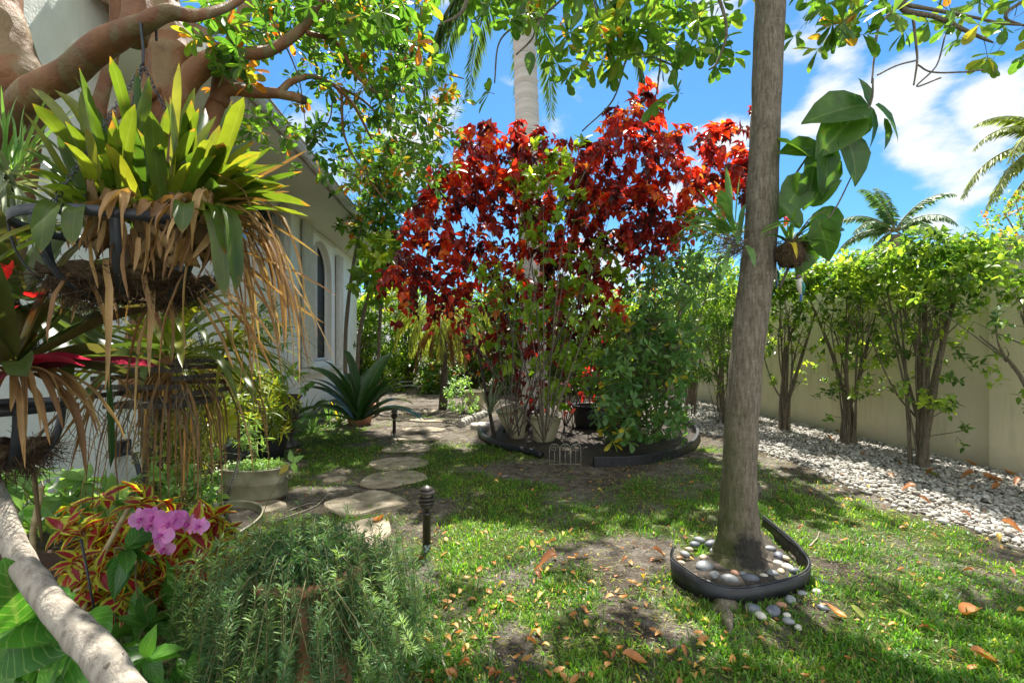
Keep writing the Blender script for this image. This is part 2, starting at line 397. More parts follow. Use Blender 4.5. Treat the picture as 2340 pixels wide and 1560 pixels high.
MT['back'] = leafmat('leaf background', [(0, (.05, .12, .015)), (.5, (.12, .22, .02)), (1, (.34, .42, .04))], .5, 2.0)
MT['dark'] = leafmat('leaf dark', [(0, (.018, .05, .014)), (1, (.04, .10, .025))], .3, 1.8, rough=.3)
MT['brom'] = leafmat('leaf bromeliad', [(0, (.035, .075, .010)), (.6, (.09, .13, .012)), (1, (.20, .20, .02))], .45, 2.1, rough=.38, rib=.1, spot=.6, tip=((.26, .12, .025), .95))
MT['bromred'] = leafmat('leaf bromeliad wine', [(0, (.05, .09, .02)), (.5, (.10, .05, .03)), (.75, (.28, .02, .09)), (1, (.55, .015, .02))], .42, 1.7, rough=.3, rib=.0)
MT['dry'] = leafmat('leaf dry straw', [(0, (.12, .055, .02)), (.5, (.30, .165, .065)), (1, (.50, .34, .15))], .28, 1.4, rough=.7, rib=.1, spot=.35)
MT['grey'] = leafmat('leaf grey airplant', [(0, (.16, .20, .13)), (1, (.26, .30, .18))], .25, 1.4, rough=.6, rib=0)
MT['rose'] = leafmat('leaf rosemary', [(0, (.04, .10, .035)), (.5, (.10, .21, .075)), (1, (.28, .42, .14))], .4, 1.7, rough=.5, rib=.0)
MT['col'] = leafmat('leaf coleus', [(0, (.36, .010, .03)), (.5, (.22, .008, .02)), (1, (.42, .03, .03))], .42, 1.7, rough=.5, rib=.1, edge=((.42, .46, .04), .40, .66))
MT['pale'] = leafmat('leaf pale green', [(0, (.10, .24, .06)), (1, (.26, .40, .12))], .45, 1.7)
MT['pot'] = leafmat('leaf pothos', [(0, (.035, .13, .02)), (1, (.10, .28, .03))], .4, 1.7, rough=.35, veins=7)
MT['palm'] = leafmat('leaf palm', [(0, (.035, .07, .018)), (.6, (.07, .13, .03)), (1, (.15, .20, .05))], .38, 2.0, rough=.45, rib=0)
MT['palmy'] = leafmat('leaf palm yellow green', [(0, (.12, .18, .03)), (1, (.34, .38, .07))], .45, 1.7, rough=.45, rib=0)  # paler, yellower green than the other palm leaves
MT['palmg'] = leafmat('leaf far palm', [(0, (.06, .13, .045)), (1, (.12, .22, .07))], .4, 1.7, rough=.5, rib=0)
MT['grass'] = leafmat('grass blades', [(0, (.045, .14, .012)), (.6, (.11, .25, .02)), (.9, (.22, .34, .035)), (1, (.36, .30, .11))], .48, 2.1, rough=.45, rib=0)
MT['fall'] = leafmat('leaf fallen', [(0, (.26, .085, .03)), (.35, (.46, .18, .05)), (.7, (.58, .30, .09)), (.88, (.62, .40, .06)), (1, (.24, .26, .05))], .25, 1.4, rough=.5, rib=.2, spot=.3)
MT['petal'] = leafmat('petal orchid', [(0, (.55, .15, .50)), (1, (.75, .32, .70))], .45, 1.3, rough=.5, rib=0)
MT['croton'] = leafmat('leaf croton', [(0, (.06, .12, .015)), (.5, (.14, .20, .02)), (1, (.40, .38, .03))], .42, 1.8, edge=((.35, .36, .03), .7, 1.2))
MT['bark'] = None
def bark(name, c0, c1, c2, moss=None, sc=(14, 14, 34), stain_hollow=None):
    m, t, b, out = mat_new(name)
    v = posmap(t, sc); f = noise(t, 1.0, 8, .65, v, .6)
    fv = noise(t, 1.0, 7, .7, posmap(t, (sc[0] * 4.5, sc[1] * 4.5, sc[2] * .28)), .3)
    c = ramp(t, M('ADD', M('MULTIPLY', f, .25, t=t), M('MULTIPLY', fv, .75, t=t), t=t), [(.36, c0), (.5, c1), (.64, c2)])
    fine = noise(t, 90, 4)
    mr = N(t, 'ShaderNodeMapRange'); t.links.new(fine, mr.inputs[0]); mr.inputs[1].default_value = .63; mr.inputs[2].default_value = .68; mr.inputs[4].default_value = .75
    c = mixc(t, mr.outputs[0], c, (.42, .41, .36))
    if moss:
        g = N(t, 'ShaderNodeNewGeometry'); s = N(t, 'ShaderNodeSeparateXYZ'); t.links.new(g.outputs['Position'], s.inputs[0])
        mz = N(t, 'ShaderNodeMapRange'); t.links.new(s.outputs[2], mz.inputs[0]); mz.inputs[1].default_value = 1.25; mz.inputs[2].default_value = .1
        sn = N(t, 'ShaderNodeSeparateXYZ'); t.links.new(g.outputs['Normal'], sn.inputs[0])
        side = M('ADD', M('MULTIPLY', sn.outputs[0], -.9, t=t), .25, t=t, clamp=True)
        mm = M('MULTIPLY', M('MULTIPLY', mz.outputs[0], side, t=t), M('MULTIPLY', noise(t, 9, 5), 1.9, t=t), t=t, clamp=True)
        c = mixc(t, mm, c, moss)
    if stain_hollow is not None:
        g = N(t, 'ShaderNodeNewGeometry'); mp_ = N(t, 'ShaderNodeVectorMath', operation='DISTANCE'); mp_.inputs[1].default_value = tuple(stain_hollow); t.links.new(g.outputs['Position'], mp_.inputs[0])
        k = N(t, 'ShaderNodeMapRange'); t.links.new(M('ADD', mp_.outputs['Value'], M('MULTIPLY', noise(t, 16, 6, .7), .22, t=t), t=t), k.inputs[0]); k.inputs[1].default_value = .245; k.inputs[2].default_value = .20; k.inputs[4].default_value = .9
        c = mixc(t, k.outputs[0], c, (.016, .014, .012))  # dark of a hollow at the trunk foot, painted into the bark colour
    t.links.new(c, b.inputs['Base Color']); b.inputs['Roughness'].default_value = .85
    ad = M('ADD', noise(t, 1.0, 8, .7, posmap(t, (60, 60, 9)), .4), M('MULTIPLY', noise(t, 1.0, 4, .6, posmap(t, (8, 8, 60))), .18, t=t), t=t)
    bump(t, b, ad, 1.0, .03); return m
MT['bark'] = bark('bark grey brown', (.10, .075, .052), (.21, .17, .12), (.34, .29, .22), (.075, .09, .015), stain_hollow=P(1720, 1262, 2.93))
MT['bark2'] = bark('bark hedge', (.10, .075, .05), (.19, .15, .10), (.30, .25, .17))
MT['barkd'] = bark('bark dark', (.04, .03, .022), (.08, .06, .045), (.14, .11, .08))
def peel():
    m, t, b, out = mat_new('bark smooth peeling')
    f = noise(t, 4.2, 3, .5, posmap(t, (1, 1, .6)), .8)
    c = ramp(t, f, [(.34, (.20, .11, .04)), (.40, (.17, .135, .05)), (.44, (.18, .065, .02)), (.56, (.27, .11, .032)), (.60, (.27, .19, .085)), (.7, (.22, .115, .04))])
    c = mixc(t, M('MULTIPLY', noise(t, 35, 8, .7), .55, t=t), c, (.12, .065, .035))
    kn = N(t, 'ShaderNodeMapRange'); t.links.new(noise(t, 11, 4, .6), kn.inputs[0]); kn.inputs[1].default_value = .66; kn.inputs[2].default_value = .71; kn.inputs[4].default_value = .7
    c = mixc(t, kn.outputs[0], c, (.09, .05, .03))
    t.links.new(c, b.inputs['Base Color']); b.inputs['Roughness'].default_value = .6; bump(t, b, M('ADD', f, M('MULTIPLY', noise(t, 22, 8, .65), .6, t=t), t=t), 1.0, .02); return m
MT['peel'] = peel()
MT['twig'] = simple('twig', [(0, (.07, .05, .03)), (1, (.20, .15, .09))], 30, .8)
MT['stemg'] = simple('stem green', [(0, (.12, .12, .04)), (1, (.22, .20, .08))], 30, .6)
MT['iron'] = simple('black iron', [(0, (.012, .014, .018)), (1, (.035, .04, .05))], 25, .45)
MT['rust'] = simple('rusty brown iron', [(0, (.035, .02, .016)), (1, (.11, .065, .05))], 35, .7)
MT['bronze'] = simple('bronze fixture paint', [(0, (.022, .017, .014)), (1, (.055, .045, .038))], 40, .42)
MT['plastic'] = simple('black plastic', [(0, (.006, .006, .008)), (.7, (.016, .017, .02)), (1, (.04, .04, .045))], 18, .5, .25, .003)
MT['cream'] = simple('cream glazed pot', [(0, (.42, .38, .24)), (1, (.58, .53, .36))], 12, .4, .05)
MT['terra'] = simple('terracotta', [(0, (.34, .14, .075)), (.6, (.44, .20, .11)), (1, (.52, .30, .20))], 14, .75)
MT['galv'] = simple('galvanised steel', [(0, (.16, .15, .10)), (.6, (.26, .25, .17)), (1, (.36, .34, .24))], 9, .55, .08, metal=.25)
MT['brown'] = simple('brown planter resin', [(0, (.06, .032, .022)), (1, (.11, .06, .045))], 20, .6)
MT['coir'] = simple('coir fibre', [(0, (.05, .03, .015)), (.6, (.16, .10, .05)), (1, (.30, .20, .11))], 60, .95, 1, .02)
MT['soil'] = simple('dark soil', [(0, (.03, .024, .018)), (.7, (.075, .06, .045)), (1, (.16, .13, .10))], 40, .95, 1, .02)
MT['drift'] = simple('weathered driftwood', [(0, (.09, .075, .06)), (.35, (.28, .24, .19)), (1, (.46, .41, .33))], 9, .75, .8, .008, aniso=(5, 5, 1.2))
MT['white'] = simple('white painted metal', [(0, (.56, .56, .54)), (1, (.72, .72, .70))], 5, .4, .03)
MT['stone'] = simple('flagstone', [(0, (.11, .09, .055)), (.3, (.23, .19, .13)), (.6, (.34, .285, .205)), (1, (.44, .38, .28))], 6, .88, .8, .015, detail=10)
MT['concrete'] = simple('pale concrete', [(0, (.32, .30, .26)), (1, (.55, .53, .47))], 16, .85, .5, .01)
MT['wire'] = simple('weathered wire', [(0, (.22, .20, .16)), (1, (.36, .33, .26))], 40, .6)
MT['tile'] = simple('clay roof tile', [(0, (.30, .16, .11)), (.5, (.44, .28, .20)), (1, (.55, .42, .33))], 6, .85, .3)
MT['palmtrunk'] = None
# ================================================================ SETTING
def grassmask(x, y):
    """how much lawn grows at a place, 0..1"""
    b = .55 * vnoise(x * 1.1 + 3, y * 1.1 + 8, 2) + .45 * vnoise(x * 3.1, y * 3.1, 3)
    m = (b - .34) * 2.6
    u = -DS * x + DC * y; v = DC * x + DS * y
    def blob(px, py, rx, ry, a):
        g = G(px, py); return a * np.exp(-(((x - g[0]) / rx) ** 2 + ((y - g[1]) / ry) ** 2))
    m = m + blob(1150, 1190, .6, 1.0, .9) + blob(2050, 1400, .9, .7, .7) + blob(2050, 1180, .9, .6, .8) + blob(1550, 1130, .7, .4, .5)
    m = m - blob(1450, 1250, .28, .22, .9) - blob(1500, 1180, .25, .2, .5) - blob(1430, 1400, .25, .15, .7) - blob(1480, 1070, 1.4, .35, .8) - blob(1350, 960, 2.0, 1.3, 1.5)
    m = m - .06 - blob(700, 1180, .4, .4, .7) - blob(1550, 1450, .3, .12, .6) - blob(1950, 1290, .2, .12, .5)
    m = m - np.clip((y - 6.8) / 3, 0, 1) * .8 - np.clip((v - 3.55 + .25 * vnoise(u * 1.5, u * .1, 5)) / .3, 0, 4)
    return np.clip(m, 0, 1)

# ground sheet: fine near, coarse to the horizon
def ground():
    xs = np.concatenate([[-900, -200, -60, -25, -14], np.arange(-9, 9.01, .07), [14, 25, 60, 200, 900]])
    ys = np.concatenate([[-300, -60, -12, -3], np.arange(0, 14.01, .07), [17, 22, 30, 60, 200, 1500]])
    X, Y = np.meshgrid(xs, ys); Z = .02 * (vnoise(X * 1.7, Y * 1.7, 11) - .5) + .012 * (vnoise(X * 6, Y * 6, 12) - .5)
    Z[(np.abs(X) > 10) | (Y > 14.5) | (Y < -1)] = 0
    V = np.stack([X, Y, Z], -1).reshape(-1, 3); n = len(xs); m = len(ys)
    i = np.arange(m - 1)[:, None] * n; j = np.arange(n - 1)[None]
    g = grassmask(X, Y).ravel(); mb = MB()
    lf = np.stack([g, g, g], 1)
    mb.add(V, [np.stack([i + j, i + j + 1, i + n + j + 1, i + n + j], -1).reshape(-1, 4)], lf)
    mt, t, b, out = mat_new('sandy soil')
    a = N(t, 'ShaderNodeAttribute', attribute_name='lf'); s = N(t, 'ShaderNodeSeparateXYZ'); t.links.new(a.outputs['Vector'], s.inputs[0])
    f = noise(t, 9, 8, .7); f2 = noise(t, 70, 6, .7); f3 = noise(t, 1.3, 4, .6)
    sand = ramp(t, M('ADD', M('MULTIPLY', f, .6, t=t), M('MULTIPLY', f2, .4, t=t), t=t), [(.36, (.045, .035, .025)), (.46, (.15, .125, .10)), (.56, (.27, .24, .20)), (.72, (.46, .43, .38))])
    dk = ramp(t, f3, [(.4, (.5, .47, .43)), (.58, (1, 1, 1))])
    sand = mixc(t, 1.0, sand, dk, 'MULTIPLY')
    moss = ramp(t, noise(t, 25, 6, .7), [(.35, (.035, .05, .012)), (.55, (.09, .13, .02)), (.7, (.22, .25, .06))])
    k = N(t, 'ShaderNodeMapRange'); t.links.new(M('ADD', s.outputs[0], M('MULTIPLY', M('SUBTRACT', noise(t, 22, 6, .7), .5, t=t), 1.6, t=t), t=t), k.inputs[0]); k.inputs[1].default_value = .2; k.inputs[2].default_value = .55; k.inputs[4].default_value = .85
    t.links.new(mixc(t, k.outputs[0], sand, moss), b.inputs['Base Color']); b.inputs['Roughness'].default_value = .95; b.inputs['Specular IOR Level'].default_value = .15
    bump(t, b, M('ADD', f2, f, t=t), 1.0, .035)
    structure(mb, 'ground', mt)
ground()
def gz(x, y): return .02 * (vnoise(x * 1.7, y * 1.7, 11) - .5) + .012 * (vnoise(x * 6, y * 6, 12) - .5)
def Gg(px, py, h=0):
    p = G(px, py); p[2] = float(gz(p[0], p[1])) + h; return p

def stucco(name, c0, c1, bs=.35, stain_hollow=True, sf=.5):
    m, t, b, out = mat_new(name)
    f = noise(t, 2.2, 5, .6); c = ramp(t, f, [(.3, c0), (.7, c1)])
    if stain_hollow:
        st = noise(t, 1.0, 6, .65, posmap(t, (7, 7, .8)))
        k = N(t, 'ShaderNodeMapRange'); t.links.new(st, k.inputs[0]); k.inputs[1].default_value = .50; k.inputs[2].default_value = .78; k.inputs[4].default_value = sf
        g = N(t, 'ShaderNodeNewGeometry'); s = N(t, 'ShaderNodeSeparateXYZ'); t.links.new(g.outputs['Position'], s.inputs[0])
        lo = N(t, 'ShaderNodeMapRange'); t.links.new(M('ADD', s.outputs[2], M('MULTIPLY', noise(t, 6, 4), .25, t=t), t=t), lo.inputs[0]); lo.inputs[1].default_value = .42; lo.inputs[2].default_value = .12; lo.inputs[4].default_value = .5
        c = mixc(t, M('MAXIMUM', k.outputs[0], lo.outputs[0], t=t), c, tuple(x * .45 for x in c0))
    t.links.new(c, b.inputs['Base Color']); b.inputs['Roughness'].default_value = .9; b.inputs['Specular IOR Level'].default_value = .2
    bump(t, b, M('ADD', noise(t, 38, 6, .6), M('MULTIPLY', noise(t, 9, 3), .8, t=t), t=t), bs, .02); return m
MT['stuccoW'] = stucco('white stucco', (.82, .82, .81), (.88, .88, .87), .4, True, .12)
MT['stuccoC'] = stucco('cream stucco', (.76, .67, .47), (.83, .74, .54), .25)
MT['soffit'] = stucco('soffit paint', (.70, .70, .60), (.76, .76, .66), .1, False)
def glass():
    m, t, b, out = mat_new('window glass')
    b.inputs['Base Color'].default_value = (.015, .02, .02, 1); b.inputs['Roughness'].default_value = .03; b.inputs['Specular IOR Level'].default_value = 1.0; return m
MT['glass'] = glass()
MT['screen'] = simple('insect screen', [(0, (.025, .025, .028)), (1, (.04, .04, .042))], 60, .7)

# ---- house
V0 = -3.3
house = thing('house', 'white stucco house with tiled roof, gutter, arched window and high shuttered window', 'house', UV(9, V0))
def wall_house():
    mb = MB(); z1 = 3.94; ub, ue = .5, 15.0
    w1 = (6.0, 9.1, 2.99, 3.80); a0, a1, az0, asp = 10.60, 12.25, 1.05, 3.08; ar = (a1 - a0) / 2
    def q(u0, u1, za, zb, v=V0): mb.add([UV(u0, v, za), UV(u1, v, za), UV(u1, v, zb), UV(u0, v, zb)], [np.array([[0, 1, 2, 3]])])
    q(ub, w1[0], -.1, z1); q(w1[0], w1[1], -.1, w1[2]); q(w1[0], w1[1], w1[3], z1); q(w1[1], a0, -.1, z1); q(a0, a1, -.1, az0); q(a1, ue, -.1, z1)
    th = np.linspace(np.pi, 0, 25); U = (a0 + a1) / 2 + ar * np.cos(th); Z = asp + ar * .86 * np.sin(th)
    for i in range(24):
        mb.add([UV(U[i], V0, Z[i]), UV(U[i + 1], V0, Z[i + 1]), UV(U[i + 1], V0, z1), UV(U[i], V0, z1)], [np.array([[0, 1, 2, 3]])])
    # reveals
    dv = V0 - .2
    pa = [(a0, az0)] + list(zip(U, Z)) + [(a1, az0)]
    for (u0, z0), (u1, zz) in zip(pa[:-1], pa[1:]):
        mb.add([UV(u0, V0, z0), UV(u1, V0, zz), UV(u1, dv, zz), UV(u0, dv, z0)], [np.array([[0, 1, 2, 3]])])
    for (u0, z0, u1, zz) in ((w1[0], w1[2], w1[0], w1[3]), (w1[0], w1[3], w1[1], w1[3]), (w1[1], w1[3], w1[1], w1[2]), (w1[1], w1[2], w1[0], w1[2]), (a0, az0, a1, az0)):
        mb.add([UV(u0, V0, z0), UV(u1, V0, zz), UV(u1, dv, zz), UV(u0, dv, z0)], [np.array([[0, 1, 2, 3]])])
    tall = MB(); tall.boxuv(ub, 4.9, V0 - .3, V0 + .012, -.1, 6.4); tall.build('tall_wall', MT['stuccoW'], house, False)
    # end walls and back
    for u in (ub, ue): mb.add([UV(u, V0, -.1), UV(u, V0 - 7, -.1), UV(u, V0 - 7, z1), UV(u, V0, z1)], [np.array([[0, 1, 2, 3]])])
    mb.add([UV(ub, V0 - 7, -.1), UV(ue, V0 - 7, -.1), UV(ue, V0 - 7, z1), UV(ub, V0 - 7, z1)], [np.array([[0, 1, 2, 3]])])
    mb.build('wall', MT['stuccoW'], house, smooth=False)
    # high window
    w = MB(); w.boxuv(w1[0], w1[1], dv - .02, dv + .02, w1[2], w1[3]); win = w.build('window', MT['glass'], house, False)
    win['_loc'] = house['_loc']
    f = MB()
    for u in np.linspace(w1[0] + .03, w1[1] - .03, 5): f.boxuv(u - .03, u + .03, dv + .021, dv + .07, w1[2], w1[3])
    f.boxuv(w1[0] + .06, w1[1] - .06, dv + .023, dv + .065, w1[2], w1[2] + .05); f.boxuv(w1[0] + .06, w1[1] - .06, dv + .023, dv + .065, w1[3] - .05, w1[3])
    fo = f.build('frame', MT['white'], None, False); fo.parent = win; fo.location = -np.array(house['_loc'])
    f = MB(); f.boxuv(w1[0] - .12, w1[1] + .12, V0, V0 + .11, w1[2] - .12, w1[2] - .03); f.boxuv(w1[0] - .08, w1[1] + .08, V0, V0 + .07, w1[2] - .17, w1[2] - .122)
    fo = f.build('sill', MT['white'], None, False); fo.parent = win; fo.location = -np.array(house['_loc'])
    # accordion shutters stacked at the sides of the high window
    for k, (u, sw, za, zb) in enumerate(((w1[1] - .12, .30, w1[2] - .03, w1[3] + .1), (10.2, .5, .93, 3.92), (12.72, .42, .93, 3.7))):
        f = MB(); nf = 5
        for i in range(nf * 2):
            ua = u - sw / 2 + sw * i / (nf * 2); ub_ = ua + sw / (nf * 2)
            va, vb = (V0 + .02, V0 + .10) if i % 2 else (V0 + .10, V0 + .02)
            p = [UV(ua, va, za), UV(ub_, vb, za), UV(ub_, vb, zb), UV(ua, va, zb)]; q2 = [UV(ua, va + .012, za), UV(ub_, vb + .012, za), UV(ub_, vb + .012, zb), UV(ua, va + .012, zb)]
            f.hexa([p[0], p[1], q2[1], q2[0], p[3], p[2], q2[2], q2[3]])
        f.build('accordion_shutter', MT['white'], house, False)
    f = MB(); f.boxuv(9.9, 13.0, V0, V0 + .14, .84, .925); f.boxuv(9.9, 13.0, V0, V0 + .09, .76, .838)
    f.build('window_ledge', MT['white'], house, False)
    f = MB(); f.boxuv(10.46, 12.5, V0 + .003, V0 + .05, 3.86, 3.9); f.build('shutter_track', MT['white'], house, False)
    # arched window
    w = MB(); um = (a0 + a1) / 2
    for (ua, uc, nm) in ((a0, um - .03, 'glass'), (um + .03, a1, 'screen')):
        w = MB(); th = np.linspace(0, 1, 14); uu = ua + (uc - ua) * th
        zt = asp + ar * .86 * np.sqrt(np.clip(1 - ((uu - um) / ar) ** 2, 0, 1))
        for i in range(13):
            w.add([UV(uu[i], dv + .01, az0), UV(uu[i + 1], dv + .01, az0), UV(uu[i + 1], dv + .01, zt[i + 1]), UV(uu[i], dv + .01, zt[i])], [np.array([[0, 1, 2, 3]])])
        o = w.build('arched_window', MT[nm], house, False)
        fr = MB(); off = .035
        pts = [(ua + off, az0), (ua + off, zt[0] if ua == a0 else asp + ar * .86)] if ua == a0 else [(ua, az0), (ua, asp + ar * .86)]
        fr.tube([UV(uu[0] + .03, dv + .05, az0), UV(uu[0] + .03, dv + .05, zt[0])], .035, 4)
        fr.tube([UV(uu[-1] - .03, dv + .05, az0), UV(uu[-1] - .03, dv + .05, zt[-1])], .035, 4)
        fr.tube([UV(a, dv + .05, z - .02) for a, z in zip(uu, zt)], .035, 4)
        fr.tube([UV(ua, dv + .05, az0 + .03), UV(uc, dv + .05, az0 + .03)], .04, 4)
        fo = fr.build('frame', MT['white'], None, False); fo.parent = o; fo.location = -np.array(house['_loc'])
wall_house()
def roof():
    ub, ue = 4.4, 15.8; ve = -2.27; mb = MB()
    mb.boxuv(ub, ue, V0 + .014, ve, 3.94, 3.98); mb.boxuv(4.91, ue, V0 - 7.2, V0 - .001, 3.945, 3.98)
    mb.build('soffit', MT['soffit'], house, False)
    g = MB(); g.boxuv(ub, ue, ve + .002, ve + .03, 3.92, 4.07)
    prof = [(0, 0), (.03, -.05), (.09, -.055), (.12, 0), (.125, .045), (.145, .05), (.145, .06), (.11, .06), (.10, 0), (.02, -.03)]
    us = np.arange(ub, ue, .5); V = np.array([[UV(u, ve + .032 + a, 4.0 + z) for a, z in prof] for u in us]); m = len(prof)
    i = np.arange(len(us) - 1)[:, None] * m; j = np.arange(m)[None]; k = (j + 1) % m
    g.add(V, [np.stack([i + j, i + k, i + m + k, i + m + j], -1).reshape(-1, 4)]); g.build('gutter', MT['white'], house, False)
    r = MB(); us = np.arange(ub, ue, .035); vs = np.concatenate([[ve + .05], np.arange(ve + .05, -7.5, -.4)[1:], [-7.5]])
    U, Vv = np.meshgrid(us, vs); ph = U / .27 * np.pi * 2
    Z = 4.12 + (-(Vv - ve)) * .36 + .045 * np.sin(ph) + .02 * ((np.arange(len(vs)) % 2)[:, None])
    pts = np.stack([-DS * U + DC * Vv, DC * U + DS * Vv, Z], -1); n = len(us); mm = len(vs)
    i = np.arange(mm - 1)[:, None] * n; j = np.arange(n - 1)[None]
    r.add(pts, [np.stack([i + j, i + n + j, i + n + j + 1, i + j + 1], -1).reshape(-1, 4)])
    lo = pts[0].copy(); lo[:, 2] -= .05; r.add(np.concatenate([pts[0], lo]), [np.stack([np.arange(n - 1), np.arange(n - 1) + 1, n + np.arange(n - 1) + 1, n + np.arange(n - 1)], -1)])
    r.build('roof', MT['tile'], house)
    b = MB(); q = UV(4.9, V0 + .02, .42); b.boxuv(4.85, 5.0, V0 + .001, V0 + .07, .36, .5); b.tube([q, q + [.15, 0, -.05], q + [.33, -.1, -.4]], .022, 8)
    b.build('hose_bib', MT['iron'], house, False)
roof()

# ---- neighbour's chimney and roof far off behind the shrubs
fh = thing('distant_house', 'distant pale roof and square chimney showing above the far greenery', 'house', P(870, 790, 30) * [1, 1, 0])
m = MB(); c = P(862, 690, 30); m.box(c[0] - 5, c[0] + 1.8, c[1], c[1] + 6, 0, c[2] + .6); m.build('wall', MT['stuccoW'], fh, False)
m = MB(); c = P(886, 690, 30); m.box(c[0] - .55, c[0] + .55, 31, 32.2, c[2] + .2, c[2] + 1.5); m.box(c[0] - .65, c[0] + .65, 30.9, 32.3, c[2] + 1.5, c[2] + 1.65); m.build('chimney', MT['stuccoC'], fh, False)

# ---- garden wall
gw = thing('garden_wall', 'long cream stucco garden wall behind the bare stemmed hedge', 'wall', UV(6, 6))
m = MB(); m.boxuv(1.0, 24, 6.0, 6.2, -.1, 2.33); m.build('wall', MT['stuccoC'], gw, False)
m = MB(); m.boxuv(1.0, 24, 5.97, 6.23, 2.331, 2.39); m.build('coping', MT['stuccoC'], gw, False)
m = MB(); m.boxuv(4.5, 4.95, 5.94, 6.26, -.1, 2.5); m.boxuv(4.45, 5.0, 5.9, 6.3, 2.501, 2.58); m.build('pillar', MT['stuccoC'], gw, False)

# ---- white gravel bed
def pebT(seed, seg=6, rings=4):
    r = np.random.default_rng(seed); v = []
    for i in range(1, rings):
        a = np.pi * i / rings
        for j in range(seg): v.append([math.sin(a) * math.cos(2 * np.pi * j / seg), math.sin(a) * math.sin(2 * np.pi * j / seg), math.cos(a)])
    v = [[0, 0, 1]] + v + [[0, 0, -1]]; v = np.array(v) * r.uniform(.82, 1.15, (len(v), 1))
    tr = [[0, 1 + j, 1 + (j + 1) % seg] for j in range(seg)] + [[len(v) - 1, 1 + (rings - 2) * seg + (j + 1) % seg, 1 + (rings - 2) * seg + j] for j in range(seg)]
    qd = [[1 + i * seg + j, 1 + (i + 1) * seg + j, 1 + (i + 1) * seg + (j + 1) % seg, 1 + i * seg + (j + 1) % seg] for i in range(rings - 2) for j in range(seg)]
    return v, np.zeros((len(v), 2)), [np.array(tr), np.array(qd)]
def pebmat(name, stops, rough=.7):
    m, t, b, out = mat_new(name); a = N(t, 'ShaderNodeAttribute', attribute_name='lf'); s = N(t, 'ShaderNodeSeparateXYZ'); t.links.new(a.outputs['Vector'], s.inputs[0])
    c = ramp(t, s.outputs[0], stops); c = mixc(t, M('MULTIPLY', noise(t, 60, 5, .7), .75, t=t), c, (.17, .15, .12))
    t.links.new(c, b.inputs['Base Color']); b.inputs['Roughness'].default_value = rough; bump(t, b, noise(t, 120, 4), .4, .004); return m
MT['gravel'] = pebmat('white gravel', [(0, (.13, .115, .095)), (.3, (.33, .31, .27)), (.7, (.52, .50, .45)), (1, (.74, .72, .68))])
def gravel():
    mb = MB(); n = 30000
    u = 2.6 + (14 - 2.6) * rng.random(n) ** 1.35; v = rng.uniform(3.45, 5.98, n); edge = 3.85 + .35 * (vnoise(u * 1.3, u * 0 + .5, 31) - .5) + .3 * np.clip((u - 6.5) / 4, 0, 1)
    k = v > edge + rng.exponential(.05, n) * rng.choice([-1, 1], n, p=[.3, .7]); u, v = u[k], v[k]
    p = np.stack([-DS * u + DC * v, DC * u + DS * v], 1); z = gz(p[:, 0], p[:, 1]) + rng.uniform(-.004, .022, len(u))
    pos = np.column_stack([p, z])
    for s in range(5):
        q = pos[s::5]; m = len(q); sz = rng.uniform(.009, .021, m) * np.where(rng.random(m) < .15, 1.5, 1)
        tv, tl, tf = pebT(s); tv = tv * [1.25, .95, .7]
        inst(mb, (tv, tl, tf), q, np.column_stack([rng.normal(0, 1, (m, 2)), rng.normal(0, .15, m)]), np.tile([0, 0, 1.], (m, 1)) + rng.normal(0, .25, (m, 3)), sz, rng.random(m), rng.uniform(.8, 1.2, m))
    tag(mb.build('gravel', MT['gravel']), 'white gravel strip along the garden wall', 'gravel', kind='stuff')
gravel()

